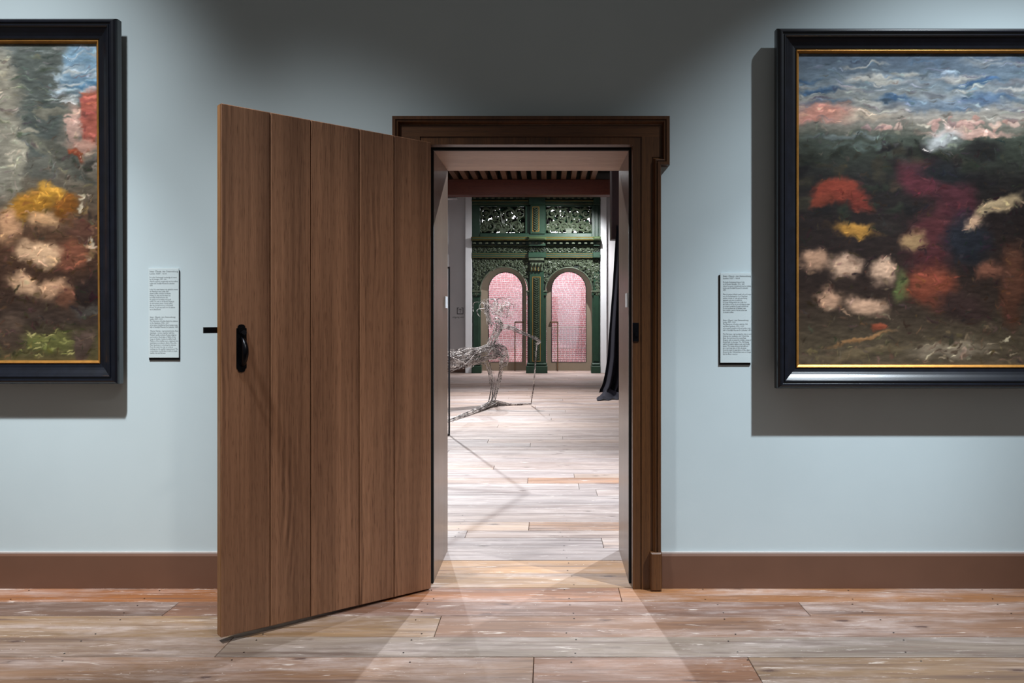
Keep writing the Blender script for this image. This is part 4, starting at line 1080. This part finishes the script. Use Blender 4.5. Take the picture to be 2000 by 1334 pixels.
for xq in (790, 815):
    part('hind_leg', [([R_(xq, 700, 10.3), R_(xq-8, 740, 10.2), R_(xq+4, 790, 10.2), R_(xq-4, 806, 10.2)], [x*kS for x in (13, 8, 5, 5)], 10, WR, 0.6, 0.85)])
part('base', [([R_(1038, 788.5, 11.05), R_(1000, 790.5, 11.0), R_(962, 789, 10.9), R_(930, 803, 10.2), R_(876, 823, 9.3), R_(820, 838, 8.8)], [x*kS for x in (1.0, 1.6, 8.5, 5.5, 4, 4)], 44, WR, 0.9, 0.85, 24)],
     'spread of wires lying along the floor')
# curls of hair
m = MB()
for k in range(26):
    cxp, cyp = wrng.uniform(942, 996), wrng.uniform(590, 610)
    rx_, ry_ = wrng.uniform(8, 17), wrng.uniform(8, 17); ph = wrng.uniform(0, 6.28); dd = 11.1 + wrng.uniform(-0.14, 0.14)
    if cxp < 955 and k % 2: cxp -= 6
    tt = np.linspace(0, wrng.uniform(3.5, 8.0), 22)
    pts = [R_(cxp + rx_*math.cos(t+ph)*(1-0.05*t) + 1.2*math.sin(3.1*t), cyp + ry_*math.sin(t+ph)*(1-0.05*t) + 1.2*math.cos(2.3*t), dd + 0.05*math.sin(t)) for t in tt]
    m.tube(pts, 0.0036, 4)
m.build('hair', M['wire'], wire, kind='stuff', label='big loose loops of wire for the curls')

# black steel box frame in front of the sculpture
cb = SP(877.3, 850, 8.24)
bx = empty('steel_stand', (cb.x, cb.y, 0), 'tall open box frame of black steel, its post at the left door edge', 'stand')
e1 = Vector((-0.97, 0.24, 0)); e2 = Vector((-0.31, -0.95, 0)); L1_, L2_ = 1.15, 1.15
Hh = CZ + (VY-521)*(8.24/F)
cor = [Vector((0, 0, 0)), e1*L1_, e1*L1_+e2*L2_, e2*L2_]
for c_ in cor: MB().tube([c_, c_ + Vector((0, 0, Hh))], 0.012, 4).build('post', M['steel'], bx)
for z in (0.012, Hh-0.012):
    for i in range(4):
        a, b = cor[i], cor[(i+1) % 4]
        MB().tube([a+Vector((0, 0, z)), b+Vector((0, 0, z))], 0.011, 4).build('rail', M['steel'], bx)

# ------------------------------------------------------------------ velvet curtain
DC = 11.95; kC = DC/F
def CX(px): return (px-VX)*kC
left = [(455, 1203.5), (470, 1202), (560, 1197), (640, 1191), (700, 1187), (730, 1182), (752, 1177), (764, 1170)]
ntop, nb = 46, 90
V_ = []; Fq = []
for j in range(ntop+1):
    q = j/ntop; py = 440 + (768-440)*q
    xl = CX(np.interp(py, [l[0] for l in left], [l[1] for l in left])); xr = CX(1290)
    for i in range(nb+1):
        u = i/nb; x = xl + (xr-xl)*u
        ampl = 0.035 + 0.07*q
        y = ampl*math.sin(u*46 + 0.6*math.sin(q*3+u*9)) + 0.03*math.sin(u*17+2*q) - 0.10*max(0, q-0.85)*(1+math.sin(u*31))
        V_.append((x - CX(1250), y, CZ - (py-VY)*kC + 0.01*math.sin(u*23)*q)); 
for j in range(ntop):
    for i in range(nb):
        a = j*(nb+1)+i; Fq.append((a, a+1, a+nb+2, a+nb+1))
cur = empty('curtain', (CX(1250), DC-D0, 0), 'dark navy velvet curtain gathered at the right of the hall', 'curtain')
MB().add(V_, Fq).build('drape', M['velvet'], cur, smooth=True)
V_ = []; Fq = []; nr = 14
for j in range(nr+1):
    q = j/nr
    for i in range(nb+1):
        u = i/nb; xl = CX(1172 - 9*math.sin(q*PI*0.6)); x = xl + (CX(1290)-xl)*u
        fold = math.sin(u*38 + 2.2*math.sin(q*4+u*6)) ; f2 = math.sin(u*17 - q*7)
        y = -0.04 - 0.30*q*(0.75+0.25*math.sin(u*11+1)) + 0.03*fold
        z = 0.012 + (0.13*(1-q)**1.3 + 0.055*math.sin(q*PI)*(0.6+0.5*f2) + 0.035*fold*(1-0.5*q)*math.sin(min(1, q*1.6+.25)*PI*0.8)) * min(1, u*9+0.15)
        V_.append((x - CX(1250), y, max(0.006, z)))
for j in range(nr):
    for i in range(nb):
        a = j*(nb+1)+i; Fq.append((a, a+1, a+nb+2, a+nb+1))
MB().add(V_, Fq).build('puddled_hem', M['velvet'], cur, smooth=True)
MB().tube([(CX(1209)-CX(1250), 0, CZ-(438-VY)*kC), (CX(1292)-CX(1250), 0, CZ-(438-VY)*kC)], 0.02, 8).build('curtain_rod', M['steel'], cur)
